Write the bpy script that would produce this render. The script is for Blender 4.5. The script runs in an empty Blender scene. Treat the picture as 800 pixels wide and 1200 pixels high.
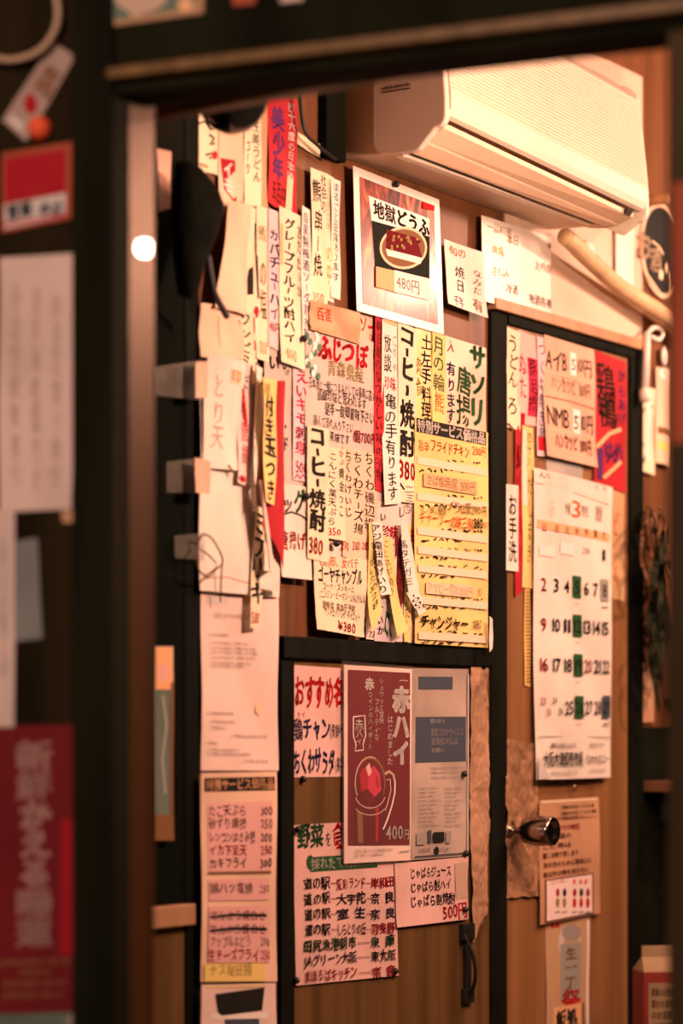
import bpy, bmesh, math, random
from mathutils import Vector, Matrix, noise
C = bpy.context.scene.collection
SC = bpy.context.scene
rnd = random.Random(7)

# ------------------------------------------------------------------ camera
F, CX, HY, CAMZ = 3000.0, 400.0, 860.0, 1.2      # 90 mm lens on an 800x1200 frame, eye height 1.2 m
cd = bpy.data.cameras.new('camera'); cam = bpy.data.objects.new('camera', cd); C.objects.link(cam)
cam.location = (0, 0, CAMZ); cam.rotation_euler = (math.radians(90), 0, 0)
cd.sensor_width = 36; cd.lens = 36 * F / 1200; cd.shift_y = (HY - 600) / 1200
cd.clip_start = .05; cd.clip_end = 50
cd.dof.use_dof = True; cd.dof.focus_distance = 4.69; cd.dof.aperture_fstop = 1.75; cd.dof.aperture_blades = 9
SC.camera = cam

# ------------------------------------------------------------------ frames of the place
S, K = math.sin(math.radians(32.9)), math.cos(math.radians(32.9))
WO, WE, WN = Vector((.3, 5.0)), Vector((S, K)), Vector((K, -S))            # inner wall: origin, along, normal
FA = math.radians(24.0)
FO, FE, FN = Vector((-.298, 3.4)), Vector((math.cos(FA), -math.sin(FA))), Vector((-math.sin(FA), -math.cos(FA)))
def W(u, d, z): p = WO + WE * u + WN * d; return Vector((p.x, p.y, z))
def Fr(u, d, z): p = FO + FE * u + FN * d; return Vector((p.x, p.y, z))
def _uz(o, e, n, px, py, d):
    k = (px - CX) / F; q = o + n * d
    u = (k * q.y - q.x) / (e.x - k * e.y)
    return u, CAMZ + (HY - py) / F * (q.y + u * e.y)
def wu(px, py=860, d=0): return _uz(WO, WE, WN, px, py, d)
def fu(px, py=860, d=0): return _uz(FO, FE, FN, px, py, d)
def at(px, py, d=0): u, z = wu(px, py, d); return W(u, d, z)
def atf(px, py, d=0): u, z = fu(px, py, d); return Fr(u, d, z)

# ------------------------------------------------------------------ world and lamps
w = bpy.data.worlds.new('world'); SC.world = w; w.use_nodes = True
w.node_tree.nodes['Background'].inputs[0].default_value = (.62, .60, .38, 1)
w.node_tree.nodes['Background'].inputs[1].default_value = .022
WARM = (1.0, .56, .385)
def lamp(name, loc, power, r, col=WARM):
    l = bpy.data.lights.new(name, 'POINT'); l.energy = power; l.shadow_soft_size = r; l.color = col
    o = bpy.data.objects.new(name, l); C.objects.link(o); o.location = loc
lamp('wall_bulb', W(.95, .80, 2.30), 60, .05)
lamp('counter_bulb', W(-.66, 1.08, 2.08), 66, .022)
lamp('entrance_fill_lamp', W(-1.55, .95, 2.32), 15, .05)  # added unseen lamp, brightens the air conditioner's side and the left papers
def area(name, loc, target, power, sx, sy, col):
    l = bpy.data.lights.new(name, 'AREA'); l.shape = 'RECTANGLE'; l.size = sx; l.size_y = sy; l.energy = power; l.color = col
    o = bpy.data.objects.new(name, l); C.objects.link(o); o.location = loc
    o.rotation_euler = (Vector(target) - Vector(loc)).to_track_quat('-Z', 'Y').to_euler()
area('room_fill_light', W(-.1, 2.0, 2.6), W(-.2, 0, 1.2), 44, 1.4, .3, (1, .49, .34))  # added unseen fill lamp, softens the falloff down the wall
area('front_fill_light', (-1.1, .9, 2.6), (-.5, 3.4, 1.4), 70, .6, .6, (1, .66, .50))  # added unseen area lamp, brightens the shop front
SC.view_settings.view_transform = 'Standard'; SC.view_settings.look = 'None'
SC.view_settings.exposure = 0; SC.view_settings.gamma = 1; SC.view_settings.use_curve_mapping = False

# ------------------------------------------------------------------ materials
MC = {}
def nodes(name, rough=.6, spec=.3):
    m = bpy.data.materials.new(name); m.use_nodes = True
    b = m.node_tree.nodes['Principled BSDF']
    b.inputs['Roughness'].default_value = rough; b.inputs['Specular IOR Level'].default_value = spec
    return m, m.node_tree, b
def flat(name, col, rough=.6, spec=.3, metal=0, coat=0):
    if name in MC: return MC[name]
    m, t, b = nodes(name, rough, spec)
    b.inputs['Base Color'].default_value = (*col, 1); b.inputs['Metallic'].default_value = metal
    b.inputs['Coat Weight'].default_value = coat; b.inputs['Coat Roughness'].default_value = .08
    MC[name] = m; return m
def mottled(name, col, amt=.12, scale=9, rough=.7, spec=.25, stain=None, stretch=(1, 1, 1), coat=0, bump=0):
    if name in MC: return MC[name]
    m, t, b = nodes(name, rough, spec)
    tc = t.nodes.new('ShaderNodeTexCoord'); mp = t.nodes.new('ShaderNodeMapping'); mp.inputs['Scale'].default_value = stretch
    n = t.nodes.new('ShaderNodeTexNoise'); n.inputs['Scale'].default_value = scale; n.inputs['Detail'].default_value = 6
    r = t.nodes.new('ShaderNodeValToRGB')
    st = stain or tuple(c * (1 - 2.2 * amt) for c in col)
    r.color_ramp.elements[0].position = .34; r.color_ramp.elements[0].color = (*st, 1)
    r.color_ramp.elements[1].position = .62; r.color_ramp.elements[1].color = (*[min(1, c * (1 + amt * .3)) for c in col], 1)
    t.links.new(tc.outputs['Object'], mp.inputs[0]); t.links.new(mp.outputs[0], n.inputs['Vector'])
    t.links.new(n.outputs['Fac'], r.inputs[0]); t.links.new(r.outputs[0], b.inputs['Base Color'])
    b.inputs['Coat Weight'].default_value = coat; b.inputs['Coat Roughness'].default_value = .12
    if bump:
        bp = t.nodes.new('ShaderNodeBump'); bp.inputs['Strength'].default_value = bump; bp.inputs['Distance'].default_value = .01
        t.links.new(n.outputs['Fac'], bp.inputs['Height']); t.links.new(bp.outputs[0], b.inputs['Normal'])
    MC[name] = m; return m
def wood(name, c1, c2, rough=.5, scale=26, spec=.3, coat=0):
    return mottled(name, c2, 0, scale, rough, spec, c1, (1.6, 1.6, .07), coat, .15)
INK = {'k': (.018, .017, .014), 'r': (.50, .012, .020), 'o': (.72, .12, .03), 'b': (.035, .035, .10), 'g': (.022, .085, .03), 'p': (.10, .03, .13),
       'w': (.80, .76, .70), 'm': (.50, .03, .08), 'n': (.20, .10, .05), 'y': (.28, .21, .06), 'a': (.30, .27, .25), 'f': (.50, .36, .27),
       'd': (.10, .006, .010), 'D': (.010, .014, .010), 'B': (.06, .075, .10), 'P': (.70, .40, .38), 'Y': (.78, .60, .20), 'O': (.75, .42, .22), 'G': (.30, .30, .27),
       'W': (.84, .70, .66), 'R': (.34, .012, .022), 'c': (.72, .56, .38), 'l': (.55, .50, .48), 'e': (.10, .20, .15), 'x': (.125, .007, .013), 'S': (.83, .62, .45), 'T': (.50, .32, .18)}
def ink(k): return flat('ink_' + ''.join('%02x' % int(c * 255) for c in INK[k]), INK[k], .7, .06)
PAP = {'white': (.78, .72, .64), 'cream': (.80, .70, .50), 'yellow': (.83, .62, .235), 'pink': (.72, .46, .42), 'peach': (.78, .55, .40), 'greypink': (.58, .47, .42),
       'lilac': (.62, .52, .55), 'red': (.42, .018, .026), 'tan': (.55, .36, .19), 'gold': (.72, .50, .15), 'grey': (.40, .38, .35), 'salmon': (.74, .46, .34), 'orange': (.66, .30, .12),
       'pale': (.80, .62, .56), 'kraft': (.55, .31, .18), 'apricot': (.68, .41, .29), 'tagpink': (.36, .25, .22), 'teal': (.12, .17, .14), 'darkred': (.16, .008, .014), 'dimgrey': (.20, .20, .20), 'clayred': (.36, .075, .035), 'plaque': (.44, .012, .02),
       'ghost': (.66, .50, .46)}
def pap(k, gloss=False):
    c = PAP[k]
    return mottled('paper_' + k + ('_gloss' if gloss else ''), c, .10, 7, .33 if gloss else .75, .3 if gloss else .2, None, (1, 1, .6), .08 if gloss else 0)
M = dict(
    wall=wood('wall_board', (.105, .042, .016), (.17, .068, .026), .5, 14),
    door=wood('door_plywood', (.20, .092, .034), (.29, .14, .055), .5, 13, .3),
    lowdoor=wood('low_door_plywood', (.085, .044, .014), (.15, .082, .028), .5, 13, .25),
    black=mottled('blackened_timber', (.0055, .007, .0035), .3, 14, .8, .10, None, (1, 1, .2)),
    post=mottled('black_post', (.004, .006, .003), .3, 14, .8, .08, None, (1, 1, .2)),
    frontwood=mottled('front_timber', (.020, .013, .005), .25, 10, .85, .06, None, (1, 1, .15)),
    frontpost=mottled('front_post_timber', (.010, .010, .0042), .25, 10, .85, .06, None, (1, 1, .15)),
    casing=wood('casing_timber', (.34, .19, .10), (.44, .25, .14), .5, 12),
    moulding=wood('moulding_timber', (.10, .05, .016), (.17, .09, .030), .5, 20),
    jamb=wood('jamb_timber', (.034, .014, .004), (.055, .023, .007), .42, 9, .22, .03),
    transom=mottled('transom_board', (.64, .48, .37), .10, 5, .55, .3),
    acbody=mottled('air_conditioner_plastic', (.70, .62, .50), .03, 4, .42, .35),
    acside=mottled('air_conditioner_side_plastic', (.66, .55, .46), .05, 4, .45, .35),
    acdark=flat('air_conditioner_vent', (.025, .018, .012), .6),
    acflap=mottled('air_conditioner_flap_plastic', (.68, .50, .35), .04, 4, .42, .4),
    hose=mottled('pipe_wrap', (.66, .46, .26), .12, 12, .6, .3, None, (1, 1, 1), 0, .2),
    tape=None, chrome=flat('chrome', (.32, .27, .22), .16, .5, 1), iron=flat('black_iron', (.012, .012, .010), .45, .4),
    glass=flat('dark_pane', (.006, .008, .006), .07, .5), enamel=flat('black_enamel', (.008, .009, .008), .12, .6),
    cloth=mottled('black_cloth', (.003, .0045, .0025), .3, 30, .95, .05), strap=flat('grey_strap', (.045, .042, .05), .6),
    floor=mottled('concrete_floor', (.12, .09, .065), .2, 6, .7), ceil=mottled('ceiling_board', (.24, .15, .09), .2, 4, .8),
    dark=mottled('dark_board', (.007, .009, .004), .3, 8, .85, .08), pillar=mottled('pillar_timber', (.05, .030, .011), .2, 8, .7, .15, None, (1, 1, .15)), shelf=wood('shelf_board', (.10, .04, .015), (.17, .07, .03), .6, 20),
    white=flat('white_plastic', (.82, .74, .66), .35, .4), brown=mottled('brown_card', (.09, .042, .020), .2, 9), twig=mottled('dry_twig', (.20, .11, .06), .4, 30, .8, .1),
    dryleaf=mottled('dry_leaf', (.035, .040, .022), .4, 20, .8, .1), cable=flat('beige_cable', (.42, .28, .19), .5),
    wire=flat('brown_wire', (.12, .055, .03), .5), redbob=flat('orange_bobble', (.80, .10, .035), .6), kraft=mottled('kraft_tape', (.37, .205, .115), .16, 22, .4, .4, None, (1, 1, .5), .1, 1.0), kraftpale=mottled('pale_kraft_tape', (.48, .28, .17), .14, 18, .4, .4, None, (1, 1, .4), .1, 1.0),
)
def tape_mat():
    m = bpy.data.materials.new('clear_tape'); m.use_nodes = True; t = m.node_tree; b = t.nodes['Principled BSDF']
    b.inputs['Base Color'].default_value = (.30, .28, .24, 1); b.inputs['Roughness'].default_value = .3; b.inputs['Alpha'].default_value = .16
    return m
M['tape'] = tape_mat()
def sleeve_mat():
    m = bpy.data.materials.new('plastic_sleeve'); m.use_nodes = True; b = m.node_tree.nodes['Principled BSDF']
    b.inputs['Base Color'].default_value = (.75, .66, .60, 1); b.inputs['Roughness'].default_value = .18; b.inputs['Alpha'].default_value = .025
    return m
M['sleeve'] = sleeve_mat()
_jb = M['jamb'].node_tree.nodes['Principled BSDF']; _jb.inputs['Specular Tint'].default_value = (1, .58, .32, 1); _jb.inputs['Coat Roughness'].default_value = .02
M['peg'] = wood('peg_timber', (.28, .14, .06), (.40, .21, .10), .5, 20)
def flame_mat():
    m, t, b = nodes('flame_print', .3, .16)
    tc = t.nodes.new('ShaderNodeTexCoord'); mp = t.nodes.new('ShaderNodeMapping'); mp.inputs['Scale'].default_value = (1, 1, .35)
    n = t.nodes.new('ShaderNodeTexNoise'); n.inputs['Scale'].default_value = 34; n.inputs['Detail'].default_value = 5; n.inputs['Distortion'].default_value = 1.2
    r = t.nodes.new('ShaderNodeValToRGB'); e = r.color_ramp.elements
    e[0].position = .36; e[0].color = (.03, .006, .005, 1); e[1].position = .74; e[1].color = (.60, .28, .10, 1)
    q = e.new(.5); q.color = (.22, .022, .014, 1)
    t.links.new(tc.outputs['Object'], mp.inputs[0]); t.links.new(mp.outputs[0], n.inputs['Vector']); t.links.new(n.outputs['Fac'], r.inputs[0])
    t.links.new(r.outputs[0], b.inputs['Base Color']); b.inputs['Coat Weight'].default_value = .05; b.inputs['Coat Roughness'].default_value = .12
    return m
M['flame'] = flame_mat()

# ------------------------------------------------------------------ object helpers
def tag(o, label=None, cat=None, group=None, kind=None):
    if label: o['label'] = label
    if cat: o['category'] = cat
    if group: o['group'] = group
    if kind: o['kind'] = kind
    return o
def link(name, verts, faces, mats, fm=None, parent=None, smooth=False, origin=None):
    """verts in world space; the object's origin sits at its own middle (or at origin)."""
    if origin is None:
        if parent is not None: origin = Vector(parent['_o'])
        else:
            lo = Vector(map(min, zip(*verts))); hi = Vector(map(max, zip(*verts))); origin = (lo + hi) / 2
    me = bpy.data.meshes.new(name); me.from_pydata([tuple(Vector(v) - origin) for v in verts], [], faces)
    for m in mats: me.materials.append(m)
    if fm: me.polygons.foreach_set('material_index', fm)
    if smooth: me.polygons.foreach_set('use_smooth', [True] * len(me.polygons))
    me.update()
    o = bpy.data.objects.new(name, me); C.objects.link(o)
    if parent is not None: o.parent = parent
    else: o.location = origin; o['_o'] = tuple(origin)
    return o
def empty(name, loc):
    o = bpy.data.objects.new(name, None); C.objects.link(o); o.location = loc; o['_o'] = tuple(loc); o.empty_display_size = .05
    return o
class MB:
    def __init__(s): s.v = []; s.f = []; s.m = []
    def add(s, v, f, mi=0):
        b = len(s.v); s.v += [Vector(x) for x in v]; s.f += [tuple(i + b for i in q) for q in f]; s.m += [mi] * len(f)
    def hexa(s, p, mi=0):     # p: 4 front corners (ccw seen from the front), 4 back corners
        s.add(p, [(0, 1, 2, 3), (7, 6, 5, 4), (0, 4, 5, 1), (1, 5, 6, 2), (2, 6, 7, 3), (3, 7, 4, 0)], mi)
    def box(s, fr, u0, u1, d0, d1, z0, z1, mi=0):
        s.hexa([fr(u0, d1, z0), fr(u1, d1, z0), fr(u1, d1, z1), fr(u0, d1, z1), fr(u0, d0, z0), fr(u1, d0, z0), fr(u1, d0, z1), fr(u0, d0, z1)], mi)
    def tube(s, pts, r, n=10, mi=0, caps=True):
        pts = [Vector(p) for p in pts]; b = len(s.v); L = len(pts)
        rs = r if isinstance(r, (list, tuple)) else [r] * L
        ref = None
        for i, p in enumerate(pts):
            t = (pts[min(i + 1, L - 1)] - pts[max(i - 1, 0)]).normalized()
            if ref is None: ref = t.orthogonal().normalized()
            ref = (ref - t * ref.dot(t)).normalized(); bi = t.cross(ref)
            for j in range(n):
                a = 2 * math.pi * j / n; s.v.append(p + (ref * math.cos(a) + bi * math.sin(a)) * rs[i])
        for i in range(L - 1):
            for j in range(n):
                s.f.append((b + i * n + j, b + i * n + (j + 1) % n, b + (i + 1) * n + (j + 1) % n, b + (i + 1) * n + j)); s.m.append(mi)
        if caps:
            s.f.append(tuple(b + j for j in range(n))[::-1]); s.m.append(mi)
            s.f.append(tuple(b + (L - 1) * n + j for j in range(n))); s.m.append(mi)
    def lathe(s, base, axis, prof, n=24, mi=0):   # prof: (along, radius)
        base = Vector(base); ax = Vector(axis).normalized(); x = ax.orthogonal().normalized(); y = ax.cross(x); b = len(s.v)
        for a, r in prof:
            for j in range(n):
                t = 2 * math.pi * j / n; s.v.append(base + ax * a + (x * math.cos(t) + y * math.sin(t)) * max(r, 1e-5))
        for i in range(len(prof) - 1):
            for j in range(n):
                s.f.append((b + i * n + j, b + i * n + (j + 1) % n, b + (i + 1) * n + (j + 1) % n, b + (i + 1) * n + j)); s.m.append(mi)
    def out(s, name, mats, parent=None, smooth=False, bevel=0, origin=None):
        if not isinstance(mats, list): mats = [mats]
        o = link(name, s.v, s.f, mats, s.m, parent, smooth, origin)
        bm = bmesh.new(); bm.from_mesh(o.data); bmesh.ops.recalc_face_normals(bm, faces=bm.faces); bm.to_mesh(o.data); bm.free()
        if bevel:
            md = o.modifiers.new('bevel', 'BEVEL'); md.width = bevel; md.segments = 2; md.limit_method = 'ANGLE'
        return o
def boxes(name, fr, bl, mat, parent=None, bevel=0, **k):
    mb = MB()
    for b in bl: mb.box(fr, *b)
    return mb.out(name, mat, parent, bevel=bevel, **k)
def smoothpath(pts, n=8):
    pts = [Vector(p) for p in pts]; out = []
    for i in range(len(pts) - 1):
        p0, p1, p2, p3 = pts[max(i - 1, 0)], pts[i], pts[i + 1], pts[min(i + 2, len(pts) - 1)]
        for j in range(n):
            t = j / n
            out.append(.5 * ((2 * p1) + (p2 - p0) * t + (2 * p0 - 5 * p1 + 4 * p2 - p3) * t * t + (3 * p1 - p0 - 3 * p2 + p3) * t ** 3))
    return out + [pts[-1]]

# ------------------------------------------------------------------ lettering
_cu = bpy.data.curves.new('pen', 'FONT'); _ob = bpy.data.objects.new('pen', _cu); C.objects.link(_ob); _cu.resolution_u = 2
_G = {}
def glyph(ch, wt):
    key = (ch, wt)
    if key not in _G:
        _cu.body = ch; _cu.offset = wt
        dg = bpy.context.evaluated_depsgraph_get(); dg.update()
        me = bpy.data.meshes.new_from_object(_ob.evaluated_get(dg))
        v = [(p.co.x, p.co.y) for p in me.vertices]; f = [tuple(p.vertices) for p in me.polygons]
        bpy.data.meshes.remove(me)
        if ord(ch) > 0x2e80: adv = 1.0; x0 = 0
        else:
            xs = [p[0] for p in v] or [0, .3]; x0 = min(xs) - .05; adv = max(xs) - min(xs) + .1
        _G[key] = ([(x - x0, y + .12) for x, y in v], f, adv)
    return _G[key]
ROT = 'ー〜-()（）'
class Sheet:
    """a sheet of paper (or card) in a frame: bilinear quad of (u,z) with a gentle bow, and everything printed on it."""
    def __init__(s, frame, conv, quad, d, bow=0, bl=0, br=0, bb=0, bt=0, wav=.0012, thick=.0004):
        s.fr = frame; s.px = quad; s.uz = [conv(x, y, d) for x, y in quad]; s.d = d
        s.bow, s.bl, s.br, s.bb, s.bt, s.wav = bow, bl, br, bb, bt, wav
        s.ph = rnd.random() * 6; s.mb = MB(); s.mats = []; s.eps = 0; s.thick = thick; s.kids = []; s.crump = 0
    def mi(s, m):
        if m not in s.mats: s.mats.append(m)
        return s.mats.index(m)
    def P(s, a, b, off=0):
        (u0, z0), (u1, z1), (u2, z2), (u3, z3) = s.uz       # TL TR BR BL
        u = (u0 * (1 - a) + u1 * a) * (1 - b) + (u3 * (1 - a) + u2 * a) * b
        z = (z0 * (1 - a) + z1 * a) * (1 - b) + (z3 * (1 - a) + z2 * a) * b
        d = s.d + s.bow * math.sin(math.pi * min(1, max(0, a))) + s.bl * max(0, 1 - a) ** 3 + s.br * max(0, a) ** 3 + s.bb * max(0, b) ** 4 + s.bt * max(0, 1 - b) ** 4
        d += s.wav * (.5 + .5 * math.sin(7 * b + 3.1 * a + s.ph)) + off
        if s.crump: q = noise.noise_vector(Vector((u * 22, z * 22, s.ph))); d += s.crump * (abs(q.x) + .6 * abs(noise.noise(Vector((u * 60, z * 45, s.ph)))))
        return s.fr(u, d, z)
    def grid(s, a0, a1, b0, b1, m, off, nx=6, ny=12):
        v = [s.P(a0 + (a1 - a0) * i / nx, b0 + (b1 - b0) * j / ny, off) for j in range(ny + 1) for i in range(nx + 1)]
        f = [(j * (nx + 1) + i, (j + 1) * (nx + 1) + i, (j + 1) * (nx + 1) + i + 1, j * (nx + 1) + i + 1) for j in range(ny) for i in range(nx)]
        s.mb.add(v, f, s.mi(m))
    def nxt(s): s.eps += .00006; return .0005 + s.eps
    def part(s, name, label=None):      # what follows is printed on a piece of its own
        s.main = (s.mb, s.mats); s.mb, s.mats = MB(), []; s.kids.append((name, label, s.mb, s.mats))
    def back(s): s.mb, s.mats = s.main
    def base(s, m, ragged=0, nx=16, ny=32):
        k = s.mi(m); rows = []
        for off in (0, -s.thick):
            r = random.Random(3); v = []
            for j in range(ny + 1):
                for i in range(nx + 1):
                    a, b = i / nx, j / ny
                    if ragged and (i in (0, nx) or j in (0, ny)):
                        a += (r.random() - .5) * ragged * .7; b += (r.random() - .5) * ragged * .4
                    v.append(s.P(a, b, off))
            rows.append(v)
        f = [(j * (nx + 1) + i, (j + 1) * (nx + 1) + i, (j + 1) * (nx + 1) + i + 1, j * (nx + 1) + i + 1) for j in range(ny) for i in range(nx)]
        N = (nx + 1) * (ny + 1); full = f + [tuple(i + N for i in q[::-1]) for q in f]
        ring = [i for i in range(nx + 1)] + [j * (nx + 1) + nx for j in range(1, ny + 1)] + [ny * (nx + 1) + i for i in range(nx - 1, -1, -1)] + [j * (nx + 1) for j in range(ny - 1, 0, -1)]
        full += [(ring[i], ring[(i + 1) % len(ring)], ring[(i + 1) % len(ring)] + N, ring[i] + N) for i in range(len(ring))]
        s.mb.add(rows[0] + rows[1], full, k)
    def st(s, x, y):          # photo pixel -> paper coordinates
        (x0, y0), (x1, y1), (x2, y2), (x3, y3) = s.px
        b = .5
        for _ in range(6):
            xl = x0 + (x3 - x0) * b; xr = x1 + (x2 - x1) * b; a = (x - xl) / (xr - xl)
            yt = y0 + (y1 - y0) * a; yb = y3 + (y2 - y3) * a; b = (y - yt) / (yb - yt)
        return a, b
    def rect(s, x0, x1, y0, y1, k):
        xm, ym = (x0 + x1) / 2, (y0 + y1) / 2
        a0, a1 = s.st(x0, ym)[0], s.st(x1, ym)[0]; b0, b1 = s.st(xm, y0)[1], s.st(xm, y1)[1]
        s.grid(a0, a1, b0, b1, ink(k) if isinstance(k, str) else k, s.nxt(), 8, 12)
    def poly(s, pts, k):
        o = s.nxt(); s.mb.add([s.P(*s.st(x, y), o) for x, y in pts], [tuple(range(len(pts)))], s.mi(ink(k) if isinstance(k, str) else k))
    def ell(s, cx, cy, rx, ry, k, n=20): s.poly([(cx + rx * math.cos(2 * math.pi * i / n), cy - ry * math.sin(2 * math.pi * i / n)) for i in range(n)], k)
    def ring(s, cx, cy, rx, ry, wd, k, n=24):
        o = s.nxt(); v = []
        for i in range(n):
            c, q = math.cos(2 * math.pi * i / n), math.sin(2 * math.pi * i / n)
            v += [s.P(*s.st(cx + rx * c, cy - ry * q), o), s.P(*s.st(cx + (rx - wd) * c, cy - (ry - wd * 1.6) * q), o)]
        s.mb.add(v, [(2 * i, 2 * i + 1, (2 * i + 3) % (2 * n), (2 * i + 2) % (2 * n)) for i in range(n)], s.mi(ink(k)))
    def line(s, pts, wd, k):
        o = s.nxt(); v = []
        for i, (x, y) in enumerate(pts):
            q = pts[min(i + 1, len(pts) - 1)]; p = pts[max(i - 1, 0)]; dx, dy = q[0] - p[0], q[1] - p[1]; l = math.hypot(dx, dy) or 1
            nx_, ny_ = -dy / l * wd / 2 * .8, dx / l * wd / 2
            v += [s.P(*s.st(x + nx_, y + ny_), o), s.P(*s.st(x - nx_, y - ny_), o)]
        s.mb.add(v, [(2 * i, 2 * i + 1, 2 * i + 3, 2 * i + 2) for i in range(len(pts) - 1)], s.mi(ink(k)))
    def text(s, txt, x0, x1, y0, y1, k='k', dr='h', wt=.012, hand=1., brush=.03):
        xm, ym = (x0 + x1) / 2, (y0 + y1) / 2
        a0, a1 = s.st(x0, ym)[0], s.st(x1, ym)[0]; b0, b1 = s.st(xm, y0)[1], s.st(xm, y1)[1]
        o = s.nxt(); kk = s.mi(ink(k)); bold = max(0, wt - .008); gl = [glyph(c, min(wt, .008)) for c in txt]
        adv = [1.0 if dr == 'v' else g[2] for g in gl]; adv = [.45 if c == ' ' else a for c, a in zip(txt, adv)]
        if dr == 'v': adv = [.75 if c == 'ー' else a for c, a in zip(txt, adv)]
        tot = sum(adv); pos = 0; smear = [(0, 0)] if not brush else [(0, 0), (brush * .5, brush * .22), (brush, brush * .45)]
        cpx = min(abs(x1 - x0), abs(y1 - y0) / max(1, tot)) if dr == 'v' else min(abs(x1 - x0) / max(1, tot) * 1.6, abs(y1 - y0))
        thin = max(0., min(1., (cpx - 7) / 10)); bold *= .35 + .65 * thin; smear = [(x * thin, y * thin) for x, y in smear]
        if bold: smear = [(x + bold * math.cos(q * 1.0472), y + bold * math.sin(q * 1.0472)) for x, y in (smear[0], smear[-1]) for q in range(6)] + smear
        for c, (gv, gf, ga), ad in zip(txt, gl, adv):
            if c == ' ' or not gv: pos += ad; continue
            rot = (rnd.random() - .5) * .16 * hand; sx = 1 + (rnd.random() - .5) * .16 * hand; sy = 1 + (rnd.random() - .5) * .16 * hand
            ox, oy = (rnd.random() - .5) * .08 * hand, (rnd.random() - .5) * .10 * hand; sd = rnd.random() * 50; cr, sr = math.cos(rot), math.sin(rot)
            cf = 1.0 if len(gv) < 55 else .6 if len(gv) < 85 else .38 if len(gv) < 120 else .22
            for (bx, by) in smear:
                bx *= cf; by *= cf
                vv = []
                for gx, gy in gv:
                    x, y = gx / ga - .5, gy - .5
                    if dr == 'v' and c in ROT: x, y = y, -(gx / ga - .5) * .9
                    elif dr == 'v' and ga < .9: x *= .8
                    if hand:
                        q = noise.noise_vector(Vector((x * 1.7 + sd, y * 1.7, sd)))
                        x += q.x * .09 * hand; y += q.y * .09 * hand
                    x, y = (x * cr - y * sr) * sx + ox + bx - brush / 2, (x * sr + y * cr) * sy + oy + by
                    if dr == 'v': a = .5 + x; b = (pos + (.5 - y) * ad) / tot
                    else: a = (pos + (.5 + x) * ad) / tot; b = .5 - y
                    vv.append(s.P(a0 + (a1 - a0) * a, b0 + (b1 - b0) * b, o))
                s.mb.add(vv, gf, kk)
            pos += ad
    def scrib(s, x0, x1, y, h, n, k='k', seed=0):      # hand-drawn strokes of a line that is too covered to read
        r = random.Random(seed); e0 = s.eps
        for i in range(n):
            s.eps = e0; x = x0 + (x1 - x0) * (i + r.random() * .6) / n; L = (x1 - x0) / n * (.3 + .5 * r.random())
            s.line([(x, y + (r.random() - .5) * h), (x + L * .6, y + (r.random() - .5) * h), (x + L, y + (r.random() - .5) * h)], 1.2 + 1.4 * r.random(), k)
    def out(s, name, label, cat, group=None, parent=None):
        mb = s.mb; o = link(name, mb.v, mb.f, s.mats, mb.m, parent)
        if parent is None: tag(o, label, cat, group)
        elif label: o['label'] = label
        for n_, l_, mb_, ma_ in s.kids:
            if mb_.f: 
                c = link(n_, mb_.v, mb_.f, ma_, mb_.m, o) if parent is None else None
                if l_ and c: c['label'] = l_
        return o
def q4(*a):   # xl xr yTL yTR yBR yBL  or eight numbers
    if len(a) == 6: xl, xr, a_, b_, c_, d_ = a; return [(xl, a_), (xr, b_), (xr, c_), (xl, d_)]
    return [(a[i], a[i + 1]) for i in range(0, 8, 2)]
def sheet(quad, layer, col, gloss=False, ragged=0, front=False, mat=None, crump=0, **k):
    s = Sheet(Fr if front else W, fu if front else wu, q4(*quad), .003 + .0016 * layer, **k)
    s.crump = crump; s.base(mat or pap(col, gloss), ragged, *((22, 60) if crump else (16, 32))); return s

# ================================================================== the setting
CEIL = 2.85
boxes('floor', W, [(-6, 2.2, -.12, 6, -.1, 0)], M['floor'])['kind'] = 'structure'
boxes('ceiling', W, [(-1.75, 2.2, -.12, 3.2, CEIL, CEIL + .1)], M['ceil'])['kind'] = 'structure'
boxes('wall_back', W, [(-1.7, 2.2, -.12, 0, 0, CEIL)], M['wall'])['kind'] = 'structure'
boxes('wall_end', W, [(2.2, 2.3, -.12, 3.2, 0, CEIL)], M['dark'])['kind'] = 'structure'
# front of the shop: wall left of the opening, post, lintel, right-hand post
zl = atf(143, 113)[2]
u0 = fu(92)[0]; ue = fu(140)[0]; ur = fu(785)[0]
boxes('wall_front', Fr, [(-1.2, u0, -.06, 0, 0, CEIL)], M['frontwood'])['kind'] = 'structure'
boxes('trim_1', Fr, [(u0, ue, -.03, .02, 0, CEIL)], M['frontpost'], bevel=.004)['kind'] = 'structure'
boxes('trim_2', Fr, [(ue, ur + .5, -.07, .012, zl, CEIL)], M['frontpost'], bevel=.003)['kind'] = 'structure'
zm = atf(143, 91, .03)[2]
boxes('trim_3', Fr, [(ue - .002, ur + .5, .012, .034, zm, zm + .015)], M['moulding'], bevel=.003)['kind'] = 'structure'
boxes('trim_4', Fr, [(ur, ur + .2, -.10, .014, 0, zl)], M['pillar'], bevel=.004)['kind'] = 'structure'
zr = 2.070
def _yp(px, Y): return Vector(((px - CX) / F * Y, Y, 0))
ra, rb = _yp(170, 3.625), _yp(900, 3.05); rdir = (rb - ra).normalized(); rn = Vector((-rdir.y, rdir.x, 0))
def Ra(a, b, z): return ra + rdir * a + rn * b + Vector((0, 0, z))
boxes('trim_5', Ra, [(0, (rb - ra).length, 0, .03, zr, zr + .06)], M['moulding'], bevel=.003)['kind'] = 'structure'
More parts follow.
